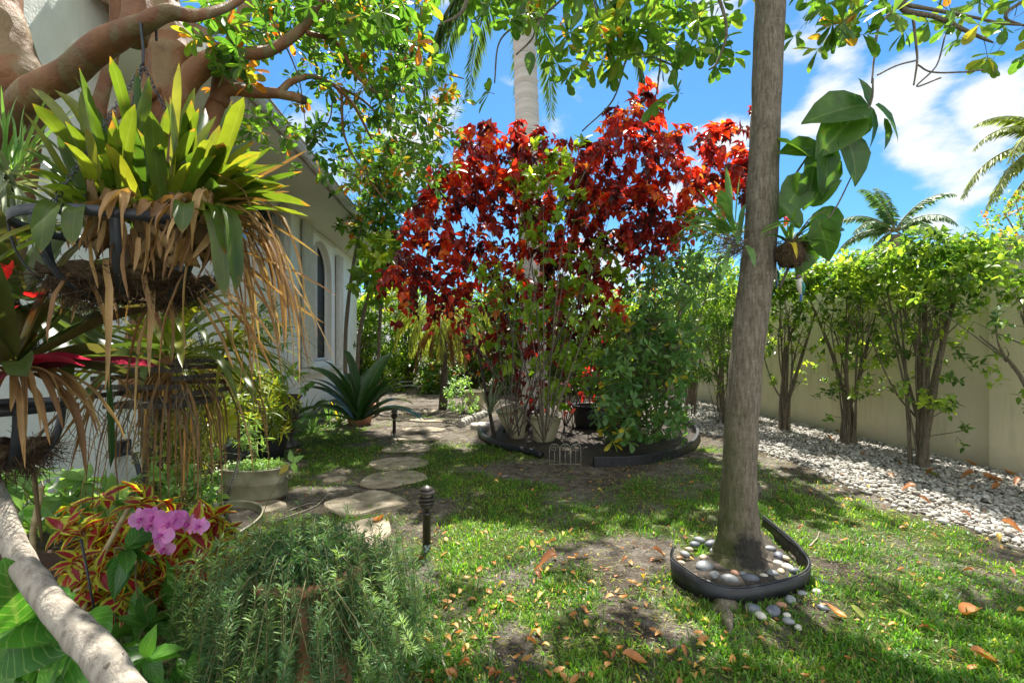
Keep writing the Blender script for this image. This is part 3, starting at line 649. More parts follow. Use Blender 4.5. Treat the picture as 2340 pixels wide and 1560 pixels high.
# ---- lawn
def lawn():
    mb = MB(); n = 430000
    d = 1.5 + (9.5 - 1.5) * rng.random(n) ** 1.25; x = rng.uniform(-1.25, 1.25, n) * d
    k = rng.random(n) < grassmask(x, d) ** .7 * (.25 + .75 * (vnoise(x * 7, d * 7, 21) > .42)) 
    x, d = x[k], d[k]; n = len(x)
    cl = vnoise(x * 9 + 40, d * 9, 8)
    L = rng.uniform(.018, .05, n) * (1 + .5 * (cl > .6)); w = rng.uniform(.0022, .0042, n)
    z = gz(x, d); th = rng.uniform(0, 2 * np.pi, n); lean = rng.uniform(.35, 1.6, n)
    h = np.stack([np.cos(th), np.sin(th)], 1); sd = np.stack([-h[:, 1], h[:, 0]], 1)
    cz, sz = np.cos(lean), np.sin(lean)
    V = np.zeros((n, 5, 3)); p = np.stack([x, d], 1)
    mid = p + h * (L * sz * .45)[:, None]; tip = p + h * (L * sz)[:, None]
    V[:, 0, :2] = p - sd * (w * .6)[:, None]; V[:, 1, :2] = p + sd * (w * .6)[:, None]
    V[:, 2, :2] = mid + sd * w[:, None]; V[:, 3, :2] = mid - sd * w[:, None]; V[:, 4, :2] = tip
    V[:, 0, 2] = V[:, 1, 2] = z - .003; V[:, 2, 2] = V[:, 3, 2] = z + L * cz * .6; V[:, 4, 2] = z + L * (cz * .9 + .05)
    lf = np.zeros((n, 5, 3)); lf[..., 0] = np.clip(vnoise(x * 2.3, d * 2.3, 4) * .6 + rng.normal(.15, .2, n), 0, .9)[:, None]
    dead = rng.random(n) < .07; lf[dead, :, 0] = 1.0; lf[:, :, 2] = [0, 0, .5, .5, 1]
    o = np.arange(n)[:, None] * 5
    mb.add(V, [o + np.array([[0, 1, 2, 3]]), o + np.array([[3, 2, 4]])], lf)
    # straw thatch lying on the sand and between the blades
    n = 60000; d = 1.5 + 9 * rng.random(n) ** 1.2; x = rng.uniform(-1.25, 1.25, n) * d; v = DC * x + DS * d; k = (v < 3.9) & (v > -2.6) & (vnoise(x * 4, d * 4, 33) > .33); x, d = x[k], d[k]; n = len(x)
    dr = rng.normal(0, 1, (n, 3)); dr[:, 2] *= .12
    inst(mb, loT(.07, .5, 0, .06), np.column_stack([x, d, gz(x, d) + rng.uniform(.001, .012, n)]), dr, np.tile([0, 0, 1.], (n, 1)) + rng.normal(0, .5, (n, 3)), rng.uniform(.012, .05, n), rng.uniform(.93, 1, n))
    # small round leaved weeds through the lawn
    n = 42000; d = 1.5 + 8.5 * rng.random(n) ** 1.2; x = rng.uniform(-1.25, 1.25, n) * d
    k = rng.random(n) < np.clip(grassmask(x, d) * .5 + .75 * (vnoise(x * 2.6 + 9, d * 2.6, 14) - .45), 0, 1); u = DC * x + DS * d; k &= u < 3.8
    x, d = x[k], d[k]; n = len(x)
    pos = np.column_stack([x, d, gz(x, d) + rng.uniform(.004, .028, n)])
    dr = rng.normal(0, 1, (n, 3)); dr[:, 2] = rng.normal(.1, .35, n)
    inst(mb, T_ROUND, pos, dr, np.tile([0, 0, 1.], (n, 1)) + rng.normal(0, .4, (n, 3)), rng.uniform(.009, .02, n), rng.uniform(.2, .88, n))
    tag(mb.build('grass', MT['grass']), 'patchy lawn grass and low weeds growing in sand', 'grass', kind='stuff')
lawn()
def crumbs():
    mb = MB(); n = 36000; d = 1.6 + 8 * rng.random(n) ** 1.3; x = rng.uniform(-1.2, 1.2, n) * d; v = DC * x + DS * d
    k = (v < 4.1) & (v > -2.8) & (rng.random(n) < 1.15 - grassmask(x, d)); x, d = x[k], d[k]; n = len(x)
    for s in range(4):
        X, D = x[s::4], d[s::4]; m = len(X)
        inst(mb, pebT(s + 20, 5, 3), np.column_stack([X, D, gz(X, D) + .001]), rng.normal(0, 1, (m, 3)), rng.normal(0, 1, (m, 3)), rng.uniform(.0018, .0065, m), rng.random(m) ** 1.6 * .8)
    tag(mb.build('soil_crumbs', MT['crumb']), 'crumbs of sandy soil and grit on the bare patches', 'soil', kind='stuff')
MT['crumb'] = pebmat('soil crumb', [(0, (.05, .038, .028)), (.5, (.18, .15, .12)), (1, (.48, .45, .40))], .95)
crumbs()

# ---- stepping stones
def slab(c, rx, ry, rot, th, name, mat, label, cat, group=None, seed=0, rr=.12):
    r = np.random.default_rng(seed); n = 28; a = np.linspace(0, 2 * np.pi, n, endpoint=False)
    k = 1 + rr * (np.interp(a, np.linspace(0, 2 * np.pi, 9), np.append(*(lambda q: (q, q[:1]))(r.uniform(-1, 1, 8)))))
    X = rx * np.cos(a) * k; Y = ry * np.sin(a) * k; cr, sr = math.cos(rot), math.sin(rot)
    mb = MB(); rings = [(.0, 1), (1.0 - .06, 1), (1.0, .75), (1.03, -.6)]; V = []
    for s, z in rings[1:]:
        V.append(np.stack([c[0] + s * (X * cr - Y * sr), c[1] + s * (X * sr + Y * cr), np.full(n, c[2] + th * z) + .003 * r.normal(0, 1, n)], 1))
    V = np.array(V); i = np.arange(2)[:, None] * n; j = np.arange(n)[None]; kk = (j + 1) % n
    mb.add(V, [np.stack([i + j, i + n + j, i + n + kk, i + kk], -1).reshape(-1, 4), np.arange(n)[None]])
    o = mb.build(name, mat, None, smooth=False, loc=c); tag(o, label, cat, group); return o
ST = [(820, 1238, 74, 44, 'large pale stepping stone nearest the rosemary pot'), (828, 1154, 78, 24, 'sunlit stepping stone with a ragged front edge, second from the rosemary'),
      (886, 1098, 70, 19, 'rough grey stepping stone just beyond the sunlit pair'), (916, 1059, 58, 14, 'smooth oval stepping stone between two grass tufts on the path'),
      (927, 1027, 50, 9, 'oval stepping stone nearest the far path light on its right'), (955, 1003, 48, 6, 'thin looking stepping stone beside the far path light'),
      (968, 982, 42, 5, 'shaded stepping stone beyond the far path light'), (975, 962, 40, 4, 'far stepping stone close to the potted bird nest fern'), (978, 942, 38, 3, 'last stepping stone under the weeping palm')]
for i, (px, py, hx, hy, lb) in enumerate(ST):
    c = Gg(px, py); d = c[1]; ry = (1540 / (py - hy - 790) - 1540 / (py + hy - 790)) / 2
    slab((c[0], (1540 / (py - hy - 790) + 1540 / (py + hy - 790)) / 2, c[2] + .012), hx / F * d * 1.06, ry, .08 * (i % 3 - 1), .012, 'stepping_stone', MT['stone'], lb, 'stepping stone', 'stepping stones of the garden path', i + 3, .28 if i < 3 else .2)
c = Gg(572, 1163); slab((c[0], c[1], c[2] + .01), .26, .2, .2, .02, 'stepping_stone', MT['stone'], 'flat slab lying in front of the galvanised tub', 'stepping stone', 'stepping stones of the garden path', 51)
c = Gg(765, 1097); slab((c[0], c[1], c[2] + .005), .11, .1, .2, .018, 'stepping_stone', MT['stone'], 'small pinkish broken stone left of the path', 'stepping stone', 'stepping stones of the garden path', 52, .25)
c = Gg(1102, 978); slab((c[0], c[1], c[2] + .04), .2, .2, 0, .05, 'round_paver', MT['concrete'], 'thick round concrete paver beside the leaning cream pot', 'paver', None, 53, .03)
# scalloped edging block row
se = thing('scalloped_edging', 'pale scalloped concrete edging curving behind the round paver', 'edging', Gg(1075, 968))
pts = curve([G(1052, 975), G(1075, 962), G(1110, 950)], 9)
for i in range(8):
    m = MB(); a = pts[i]; b = pts[i + 1]; cc = (a + b) / 2; L = np.linalg.norm(b - a) * .48
    m.lathe([(.0, .12), (L * .6, .11), (L, .07), (L, -.02)], cc, 10); m.build('edging_block', MT['concrete'], se)

# ---- planting bed under the red shrub: dark soil mound, black edging
BED = [(1105, 1003), (1145, 1022), (1240, 1046), (1300, 1056), (1360, 1062), (1470, 1056), (1560, 1036), (1590, 1010), (1585, 985), (1500, 955), (1350, 935), (1200, 935), (1120, 955), (1095, 985)]
def bed():
    c = curve([G(*p) for p in BED + BED[:1]], 90)[:-1]; ce = c.mean(0); mb = MB(); n = len(c); V = []
    for s, z in ((1, .0), (.97, .03), (.8, .06), (.5, .09), (.15, .11)): V.append(ce + (c - ce) * s + np.array([0, 0, z]) + np.column_stack([np.zeros((n, 2)), .012 * (vnoise(c[:, 0] * s * 5, c[:, 1] * s * 5, 6) - .5)]))
    i = np.arange(4)[:, None] * n; j = np.arange(n)[None]; k = (j + 1) % n
    mb.add(np.array(V), [np.stack([i + j, i + k, i + n + k, i + n + j], -1).reshape(-1, 4), (np.arange(n) + 4 * n)[None]])
    structure(mb, 'soil_bed', MT['soil'])
bed()
def strip(mb, pts, z0, z1, th=.012, lean=None, teeth=0):
    """upright flexible band along pts"""
    p = np.asarray(pts, float); n = len(p); t = nrm(np.gradient(p[:, :2], axis=0)); nn = np.stack([t[:, 1], -t[:, 0]], 1) * th
    z0 = np.broadcast_to(z0, (n,)); z1 = np.broadcast_to(z1, (n,))
    ln = np.zeros((n, 2)) if lean is None else nn / th * np.asarray(lean)[:, None]
    V = np.stack([np.column_stack([p[:, :2] - nn / 2, z0]), np.column_stack([p[:, :2] + nn / 2, z0]), np.column_stack([p[:, :2] + nn / 2 + ln, z1]), np.column_stack([p[:, :2] - nn / 2 + ln, z1])], 1)
    i = np.arange(n - 1)[:, None] * 4; j = np.arange(4)[None]; k = (j + 1) % 4
    mb.add(V, [np.stack([i + j, i + 4 + j, i + 4 + k, i + k], -1).reshape(-1, 4), np.array([[0, 1, 2, 3]]), np.array([[3, 2, 1, 0]]) + 4 * (n - 1)])
m = MB(); pts = curve([G(1098, 985), G(1105, 1003), G(1145, 1024), G(1200, 1036), G(1238, 1046)], 30); pts[:, 2] = .035
m.tube(pts, .045, 10, wob=.2, rnd=.3); tag(m.build('bed_edging', MT['plastic'], loc=G(1150, 1022)), 'sagging black roll edging in front of the two cream pots', 'edging')
m = MB(); pts = curve([G(1356, 1066), G(1470, 1060), G(1560, 1040), G(1592, 1012), G(1590, 988), G(1560, 968)], 46)
strip(m, pts, -.02, .115, .05); o = m.build('bed_edging', MT['plastic'], None, False, loc=G(1470, 1060)); tag(o, 'long black curved board edging right of the wire arches', 'edging')
bv = o.modifiers.new('b', 'BEVEL'); bv.width = .008; bv.segments = 2; bv.limit_method = 'ANGLE'

# ---- wire arches
wa = thing('wire_edging', 'low wire fence of three arches with scroll work at the bed front', 'wire fence', G(1290, 1066))
c0 = G(1255, 1066); c1 = G(1328, 1066)
def wpt(s, z): q = c0 + (c1 - c0) * s; return np.array([q[0], q[1], z])
for i in range(3):
    m = MB(); s0, s1 = i / 3 + .01, (i + 1) / 3 - .01; sm = (s0 + s1) / 2; hw = (s1 - s0) / 2; H = .21
    m.tube([wpt(s0, 0), wpt(s0, H)] + [wpt(sm - hw * math.cos(a), H + .055 * math.sin(a)) for a in np.linspace(.2, np.pi - .2, 9)] + [wpt(s1, H), wpt(s1, 0)], .004, 6)
    for (q, zz, r) in ((sm - hw * .4, H - .0, .018), (sm + hw * .4, H - .0, .018), (sm, H + .028, .014)):
        m.tube([wpt(q + r / .5 * math.cos(a), zz + r * math.sin(a)) for a in np.linspace(0, 5.6, 12)], .003, 5)
    m.tube([wpt(sm, 0), wpt(sm, H - .02)], .003, 5); m.tube([wpt(s0, .03), wpt(s1, .03)], .003, 5)
    m.build('wire_arch', MT['wire'], wa)

# ---- tree ring of black plastic edging round the near tree
def ring():
    rim = [(1740, 1172), (1800, 1225), (1835, 1262), (1848, 1287), (1815, 1305), (1700, 1328), (1620, 1322), (1565, 1297), (1537, 1275), (1541, 1248)]
    H = .125; pts = np.array([G(x, y, H) for x, y in rim]); c = curve(pts, 120); n = 120
    low = c.copy(); low[:, 2] = 0; t = np.linspace(0, 1, n)
    z0 = np.full(n, -.02); z1 = np.full(n, H - .012) + .02 * np.sin(t * 9)
    z0 += np.where(t < .28, .03 + .03 * ((t * 110) % 1 > .5), 0)
    m = MB(); strip(m, c, z0, z1, .004, lean=-.012 * np.ones(n))
    top = c.copy(); top[:, 2] = z1; m.tube(top, .006, 6)
    o = m.build('tree_ring_edging', MT['plastic'], None, loc=G(1700, 1370)); tag(o, 'black plastic lawn edging bent round the foot of the near grey tree', 'edging')
    return c
RINGC = ring()
def ellipsoid(name, c, r, rot, mat, lab, cat, group, seed=0):
    m = MB(); tv, tl, tf = pebT(seed, 14, 9); rr = np.random.default_rng(seed)
    v = []; 
    for i in range(1, 9):
        a = np.pi * i / 9
        for j in range(14):
            b = 2 * np.pi * j / 14; v.append([math.sin(a) * math.cos(b) * (1 + .06 * math.sin(2 * b + seed)), math.sin(a) * math.sin(b) * (1 + .07 * math.cos(3 * b + seed)), math.cos(a) * (1 + .05 * math.sin(b + seed))])
    v = np.array([[0, 0, 1]] + v + [[0, 0, -1]])
    c_, s_ = math.cos(rot), math.sin(rot); v = v * r; v = np.stack([v[:, 0] * c_ - v[:, 1] * s_, v[:, 0] * s_ + v[:, 1] * c_, v[:, 2]], 1) + c
    m.add(v, tf); o = m.build(name, mat, loc=c); return tag(o, lab, cat, group)
MT['r1'] = simple('river stone grey', [(0, (.15, .16, .165)), (1, (.27, .28, .28))], 30, .5, .1)
MT['r2'] = simple('river stone slate', [(0, (.085, .095, .12)), (1, (.16, .17, .20))], 30, .5, .1)
MT['r3'] = simple('river stone tan', [(0, (.34, .27, .17)), (1, (.48, .40, .28))], 30, .55, .1)
MT['r4'] = simple('river stone cream', [(0, (.48, .45, .36)), (1, (.62, .59, .50))], 30, .55, .1)
MT['r5'] = simple('river stone rust', [(0, (.26, .12, .06)), (1, (.40, .22, .13))], 30, .55, .1)
RS = [(1610, 1288, 20, 1, 'largest pale grey river stone, left of the near trunk'), (1667, 1318, 17, 1, 'mottled grey river stone at the front inside the ring'), (1633, 1310, 13, 1, 'grey stone wedged against the ring at front left'),
      (1714, 1316, 17, 2, 'blue slate river stone in front of the trunk'), (1680, 1306, 11, 5, 'rust river stone leaning on a grey one before the trunk'), (1697, 1308, 10, 1, 'small oval grey stone between slate and rust stones'),
      (1765, 1306, 12, 1, 'round grey stone right of the trunk front'), (1785, 1302, 10, 3, 'tan stone by the front right of the ring'), (1745, 1312, 8, 4, 'small cream stone under the trunk shadow'), (1800, 1292, 13, 4, 'long cream stone near the ring corner'),
      (1815, 1300, 11, 2, 'slate stone tucked in the ring corner'), (1778, 1283, 10, 4, 'white angular stone right of the trunk'), (1780, 1265, 14, 2, 'dark slate stone beside the ring inner wall'), (1760, 1250, 11, 1, 'brownish grey stone behind the trunk on its right'),
      (1795, 1272, 9, 3, 'tan stone against the lifted edging'), (1627, 1238, 15, 2, 'big dark stone left behind the trunk'), (1598, 1230, 12, 1, 'grey stone farthest left behind the trunk'), (1630, 1255, 10, 1, 'small grey stone touching the trunk on the left'),
      (1588, 1240, 11, 2, 'blue grey stone near the left ring rim'), (1565, 1262, 11, 1, 'grey stone by the left rim'), (1552, 1272, 7, 5, 'little pinkish stone at the left rim'), (1557, 1283, 8, 3, 'tan pebble inside the left rim'), (1607, 1270, 10, 3, 'yellow squarish stone left of the trunk'),
      (1603, 1322, 8, 3, 'tan pebble at the front left of the ring'), (1618, 1327, 7, 4, 'white speckled pebble at the ring front'), (1588, 1312, 7, 5, 'rust pebble inside the front left rim'), (1575, 1252, 8, 3, 'tan pebble behind the grey left stone'),
      (1768, 1390, 18, 2, 'large speckled dark stone lying outside the ring'), (1785, 1378, 11, 5, 'rust red stone outside touching the dark speckled one'), (1738, 1402, 13, 4, 'olive cream stone outside in front of the ring'), (1798, 1402, 9, 4, 'white pebble outside right of the large dark stone'),
      (1802, 1415, 12, 1, 'grey speckled stone outside, second row'), (1824, 1430, 9, 4, 'white oval pebble farthest in front of the ring'), (1866, 1348, 10, 4, 'pale round stone alone to the right of the ring'), (1882, 1326, 9, 1, 'grey flat stone right of the ring'), (1869, 1322, 7, 1, 'little grey stone next to the flat one'),
      (1720, 1385, 17, 2, 'dark stone half buried under the ring front'), (1806, 1365, 14, 1, 'dusty stone half under the ring at right'), (1833, 1352, 10, 1, 'grey green stone half under the ring corner'), (1880, 1385, 10, 2, 'slate stone in bare soil right of the ring')]
for i, (px, py, r, k, lb) in enumerate(RS):
    inside = i < 27; h = .045 if inside else .012
    c = G(px, py + r * .3, h); rr = 1.15 * r / F * c[1]; 
    ellipsoid('river_stone', c, np.array([rr, rr * .72, rr * .55]), [.3, -.6, 1.0, -.2, 2.0][i % 5], MT['r%d' % k], lb, 'stone', 'river stones round the near tree', i)
m = MB()  # soil inside the ring
cc = RINGC.mean(0); n = len(RINGC); V = [cc + (RINGC - cc) * s * [1, 1, 0] + np.array([0, 0, z - cc[2] + (0 if True else 0)]) for s, z in ((.98, .01), (.7, .04), (.2, .05))]
V = np.array(V); i = np.arange(2)[:, None] * n; j = np.arange(n)[None]; k = (j + 1) % n
m.add(V, [np.stack([i + j, i + k, i + n + k, i + n + j], -1).reshape(-1, 4), (np.arange(n) + 2 * n)[None]]); structure(m, 'soil_ring', MT['soil'])
# ================================================================ TREES
def sub(parent):  # lets a part carry sub-parts
    pass
def make_tree_near():
    t = thing('shade_tree', 'tall grey barked tree with swollen leaf scars standing in the stone ring', 'tree', G(1690, 1285))
    cen = [(1696, 1345, 3.03, .26), (1694, 1300, 3.06, .205), (1690, 1262, 3.1, .160), (1688, 1190, 3.12, .134), (1690, 1050, 3.13, .116), (1703, 850, 3.14, .110), (1722, 680, 3.15, .114), (1737, 550, 3.16, .112), (1746, 350, 3.18, .102), (1758, 60, 3.2, .101), (1768, -250, 3.25, .095), (1775, -700, 3.3, .08), (1760, -1300, 3.3, .05)]
    p = [np.append(P(x, y, d), r * .91) for x, y, d, r in cen]; c = curve(p, 150); m = MB()
    m.tube(c[:, :3], c[:, 3], 36, cap=True, wob=.05, rnd=.2)
    V = m.v[0]
    for (px, py) in ((1705, 628), (1762, 262), (1745, 75), (1800, 445), (1712, 515)):
        q = P(px, py, 3.05); dd = np.linalg.norm((V - q) * [1, 1, 1.6], axis=1); i = int(np.argmin(abs(c[:, 2] - q[2])))
        o = nrm(V - c[i, :3]); V += o * (.022 * np.exp(-(dd / .07) ** 2) - .014 * np.exp(-(dd / .035) ** 2))[:, None]
    # buttress roots
    for a in (2.6, 3.9, 4.7, .1, 1.4):
        ang = np.arctan2(V[:, 1] - c[0, 1], V[:, 0] - c[0, 0]); k = np.exp(-((np.angle(np.exp(1j * (ang - a)))) / .35) ** 2) * np.clip(1 - V[:, 2] / .3, 0, 1) ** 2
        V[:, 0] += np.cos(a) * .045 * k; V[:, 1] += np.sin(a) * .045 * k
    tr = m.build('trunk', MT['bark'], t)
    m = MB(); m.tube([G(1640, 1375, -.02), G(1655, 1395, .012), G(1662, 1430, .012), G(1668, 1462, -.02)], [.04, .035, .026, .008], 10, n=20, wob=.25, rnd=.4)
    m.tube([G(1690, 1385, -.03), G(1660, 1385, .012), G(1640, 1392, .008), G(1618, 1405, -.02)], [.03, .04, .03, .01], 10, n=16, wob=.25, rnd=.6)
    m.build('root', MT['bark'], t)
    # limbs leaving the trunk above the picture and hanging back into it
    mb = MB(); lf = MB(); T0 = P(1772, -500, 3.27); T1 = P(1774, -380, 3.26)
    def limb(pts, r0, r1=.006, n=30):
        mb.tube(pts, np.linspace(r0, r1, len(pts)), 8, n=n, wob=.12, rnd=rng.random())
    L = [([T1, P(2050, -300, 3.4), P(2180, -120, 3.5), P(2060, 10, 3.6), P(2140, 40, 3.6), P(2240, 85, 3.6), P(2270, 98, 3.6)], .04),
         ([P(2060, 10, 3.6), P(2200, 35, 3.7), P(2300, 55, 3.7), P(2420, 60, 3.7)], .014),
         ([P(2055, 12, 3.6), P(2010, 60, 3.6), P(1998, 130, 3.6), P(1992, 190, 3.55)], .011),
         ([P(2085, 30, 3.6), P(2092, 90, 3.6), P(2096, 140, 3.6), P(2088, 195, 3.6)], .010),
         ([P(2096, 138, 3.6), P(2050, 150, 3.6), P(2005, 172, 3.55)], .006), ([P(2096, 148, 3.6), P(2130, 165, 3.6), P(2200, 165, 3.6), P(2245, 160, 3.6)], .006),
         ([P(2160, 80, 3.6), P(2140, 150, 3.6), P(2095, 197, 3.6), P(2150, 178, 3.6)], .005),
         ([T1, P(2300, -350, 3.6), P(2420, -80, 3.7), P(2300, 30, 3.7), P(2340, 60, 3.7)], .03),
         ([T0, P(1500, -420, 3.6), P(1350, -200, 3.8), P(1330, -40, 3.9), P(1420, 90, 3.9), P(1560, 160, 3.9)], .045),
         ([P(1330, -40, 3.9), P(1240, 40, 3.8), P(1215, 90, 3.7), P(1180, 125, 3.6)], .010),
         ([P(1240, 40, 3.8), P(1180, 60, 3.7), P(1140, 100, 3.7), P(1130, 190, 3.7)], .007),
         ([P(1400, -100, 4), P(1480, -20, 4.1), P(1470, 60, 4.2), P(1430, 140, 4.2), P(1400, 230, 4.2), P(1330, 300, 4.2)], .013),
         ([P(1560, -200, 3.7), P(1620, -60, 3.6), P(1660, 60, 3.5), P(1640, 140, 3.5), P(1620, 160, 3.5)], .016),
         ([P(1500, -420, 3.6), P(1150, -350, 3.2), P(1080, -100, 3.2), P(1060, 20, 3.2), P(1000, 60, 3.2)], .03),
         ([P(1500, 0, 3.8), P(1510, 100, 3.8), P(1505, 180, 3.7), P(1500, 215, 3.7)], .006),
         ([T0, P(1850, -600, 4.4), P(1700, -500, 5.6), P(1650, -420, 6.6)], .05), ([T0, P(2200, -700, 4.6), P(2250, -500, 6.4)], .045), ([T0, P(1400, -700, 4.6), P(1000, -500, 6.2)], .05), ([T0, P(1500, -1200, 3.0), P(1000, -1400, 2.4)], .045), ([T0, P(2300, -1300, 2.6), P(2800, -1400, 2.0)], .045)]
    for a, r in L: limb(a, r)
    mb.build('branch', MT['bark'], t)
    tw = MB()
    # leaves that hang into the top of the picture
    top = [(1010, 0), (1060, 60), (1090, 95), (1170, 105), (1230, 110), (1240, 120), (1260, 170), (1330, 195), (1400, 210), (1480, 195), (1540, 160), (1600, 170), (1660, 150), (1700, 70), (1700, -80), (1040, -80)]
    A = region([(x, y - 45 if y > 0 else y) for x, y in top], 135, 3.3, 4.6, 1 / 90, .42, 5)
    A2 = region([(1820, -60), (1850, 30), (1900, 80), (1950, 95), (2010, 60), (2020, -60)], 22, 3.2, 4.0)
    A3 = region([(2040, -60), (2060, 60), (2110, 100), (2200, 110), (2290, 90), (2360, 110), (2420, -60)], 30, 3.4, 4.2)
    sprays(lf, tw, np.vstack([A, A2, A3]), T_OB, .15, 7, .16, .0, .25, .003, 0, .9, True)
    ms = [P(1490, 225, 3.7), P(1130, 215, 3.7), P(1560, 215, 3.8), P(1275, 150, 3.9), P(1300, 170, 4.0)]
    sprays(lf, tw, ms, T_OB, .15, 7, .06, -.2, .1, .003, .2, .6, True)
    inst(lf, T_OV, [P(1211, 118, 3.6)], [[0, 0, -1]], [[0, -1, .2]], [.17], [.3])
    # the crown over the garden
    n = 620; q = np.column_stack([rng.uniform(-3.2, 5.2, n * 3), rng.uniform(1.2, 8.6, n * 3), rng.uniform(5.0, 8.2, n * 3)])
    vis = CAMH + .745 * q[:, 1] + .25
    k = (q[:, 2] > vis) & (vnoise(q[:, 0] * .75 + 5, q[:, 1] * .75 + 2, 77) > .46) & (((q[:, 0] - 1.2) / 4.2) ** 2 + ((q[:, 1] - 4.6) / 4.2) ** 2 < 1)
    q = q[k][:n]
    sprays(lf, tw, q, T_OB, .16, 9, .34, .3, .2, .004, 0, .8)
    # big leaved low branch right of the trunk
    mb2 = MB()
    for a, r in (([P(1780, 500, 3.15), P(1860, 400, 3.1), P(1950, 300, 3.0), P(1990, 235, 2.95), P(1995, 180, 2.95)], .012), ([P(1790, 440, 3.15), P(1850, 350, 3.1), P(1880, 300, 3.1)], .008), ([P(1780, 660, 3.1), P(1830, 560, 3.05), P(1900, 490, 3.0), P(1950, 395, 3.0)], .009)):
        mb2.tube(a, np.linspace(r, r * .4, len(a)), 8, n=16)
    mb2.build('low_branch', MT['bark'], t)
    bl = [(1985, 240, 1940, 330, .25, .9), (2000, 240, 2075, 300, .27, .35), (1985, 240, 1865, 245, .28, .35), (1985, 240, 1980, 175, .2, .3), (1990, 250, 2010, 330, .24, .6), (1960, 260, 1885, 330, .26, .5), (1930, 300, 1980, 400, .26, .0), (1900, 330, 1850, 420, .3, .0), (1890, 340, 1900, 440, .27, .1),
          (1880, 340, 1800, 330, .24, .4), (1860, 380, 1850, 470, .3, .0), (1850, 360, 1790, 300, .2, .5), (1840, 400, 1800, 480, .2, .4), (2020, 270, 2040, 330, .14, .5), (1900, 470, 1870, 560, .2, .2), (1870, 500, 1900, 590, .22, .6), (1850, 540, 1835, 620, .22, .3), (1880, 520, 1930, 500, .16, .3), (1830, 520, 1800, 460, .18, .4), (1850, 470, 1910, 410, .2, .3), (1960, 250, 1910, 215, .14, .7)]
    b = MB(); d0 = 3.0
    for x0, y0, x1, y1, s, rn in bl:
        a = P(x0, y0, d0 + rng.uniform(-.08, .08)); e = P(x1, y1, d0 + rng.uniform(-.12, .12)); L_ = np.linalg.norm(e - a)
        inst(b, T_BIG, [a], [e - a], [[rng.normal(0, .35), -1 + .2 * rng.normal(), .55]], [L_ * 1.05], [rn * .6], .78)
    b.build('large_leaf_foliage', MT['big'], t)
    lf.build('crown', MT['big'], t); tw.build('twig', MT['twig'], t)
make_tree_near()

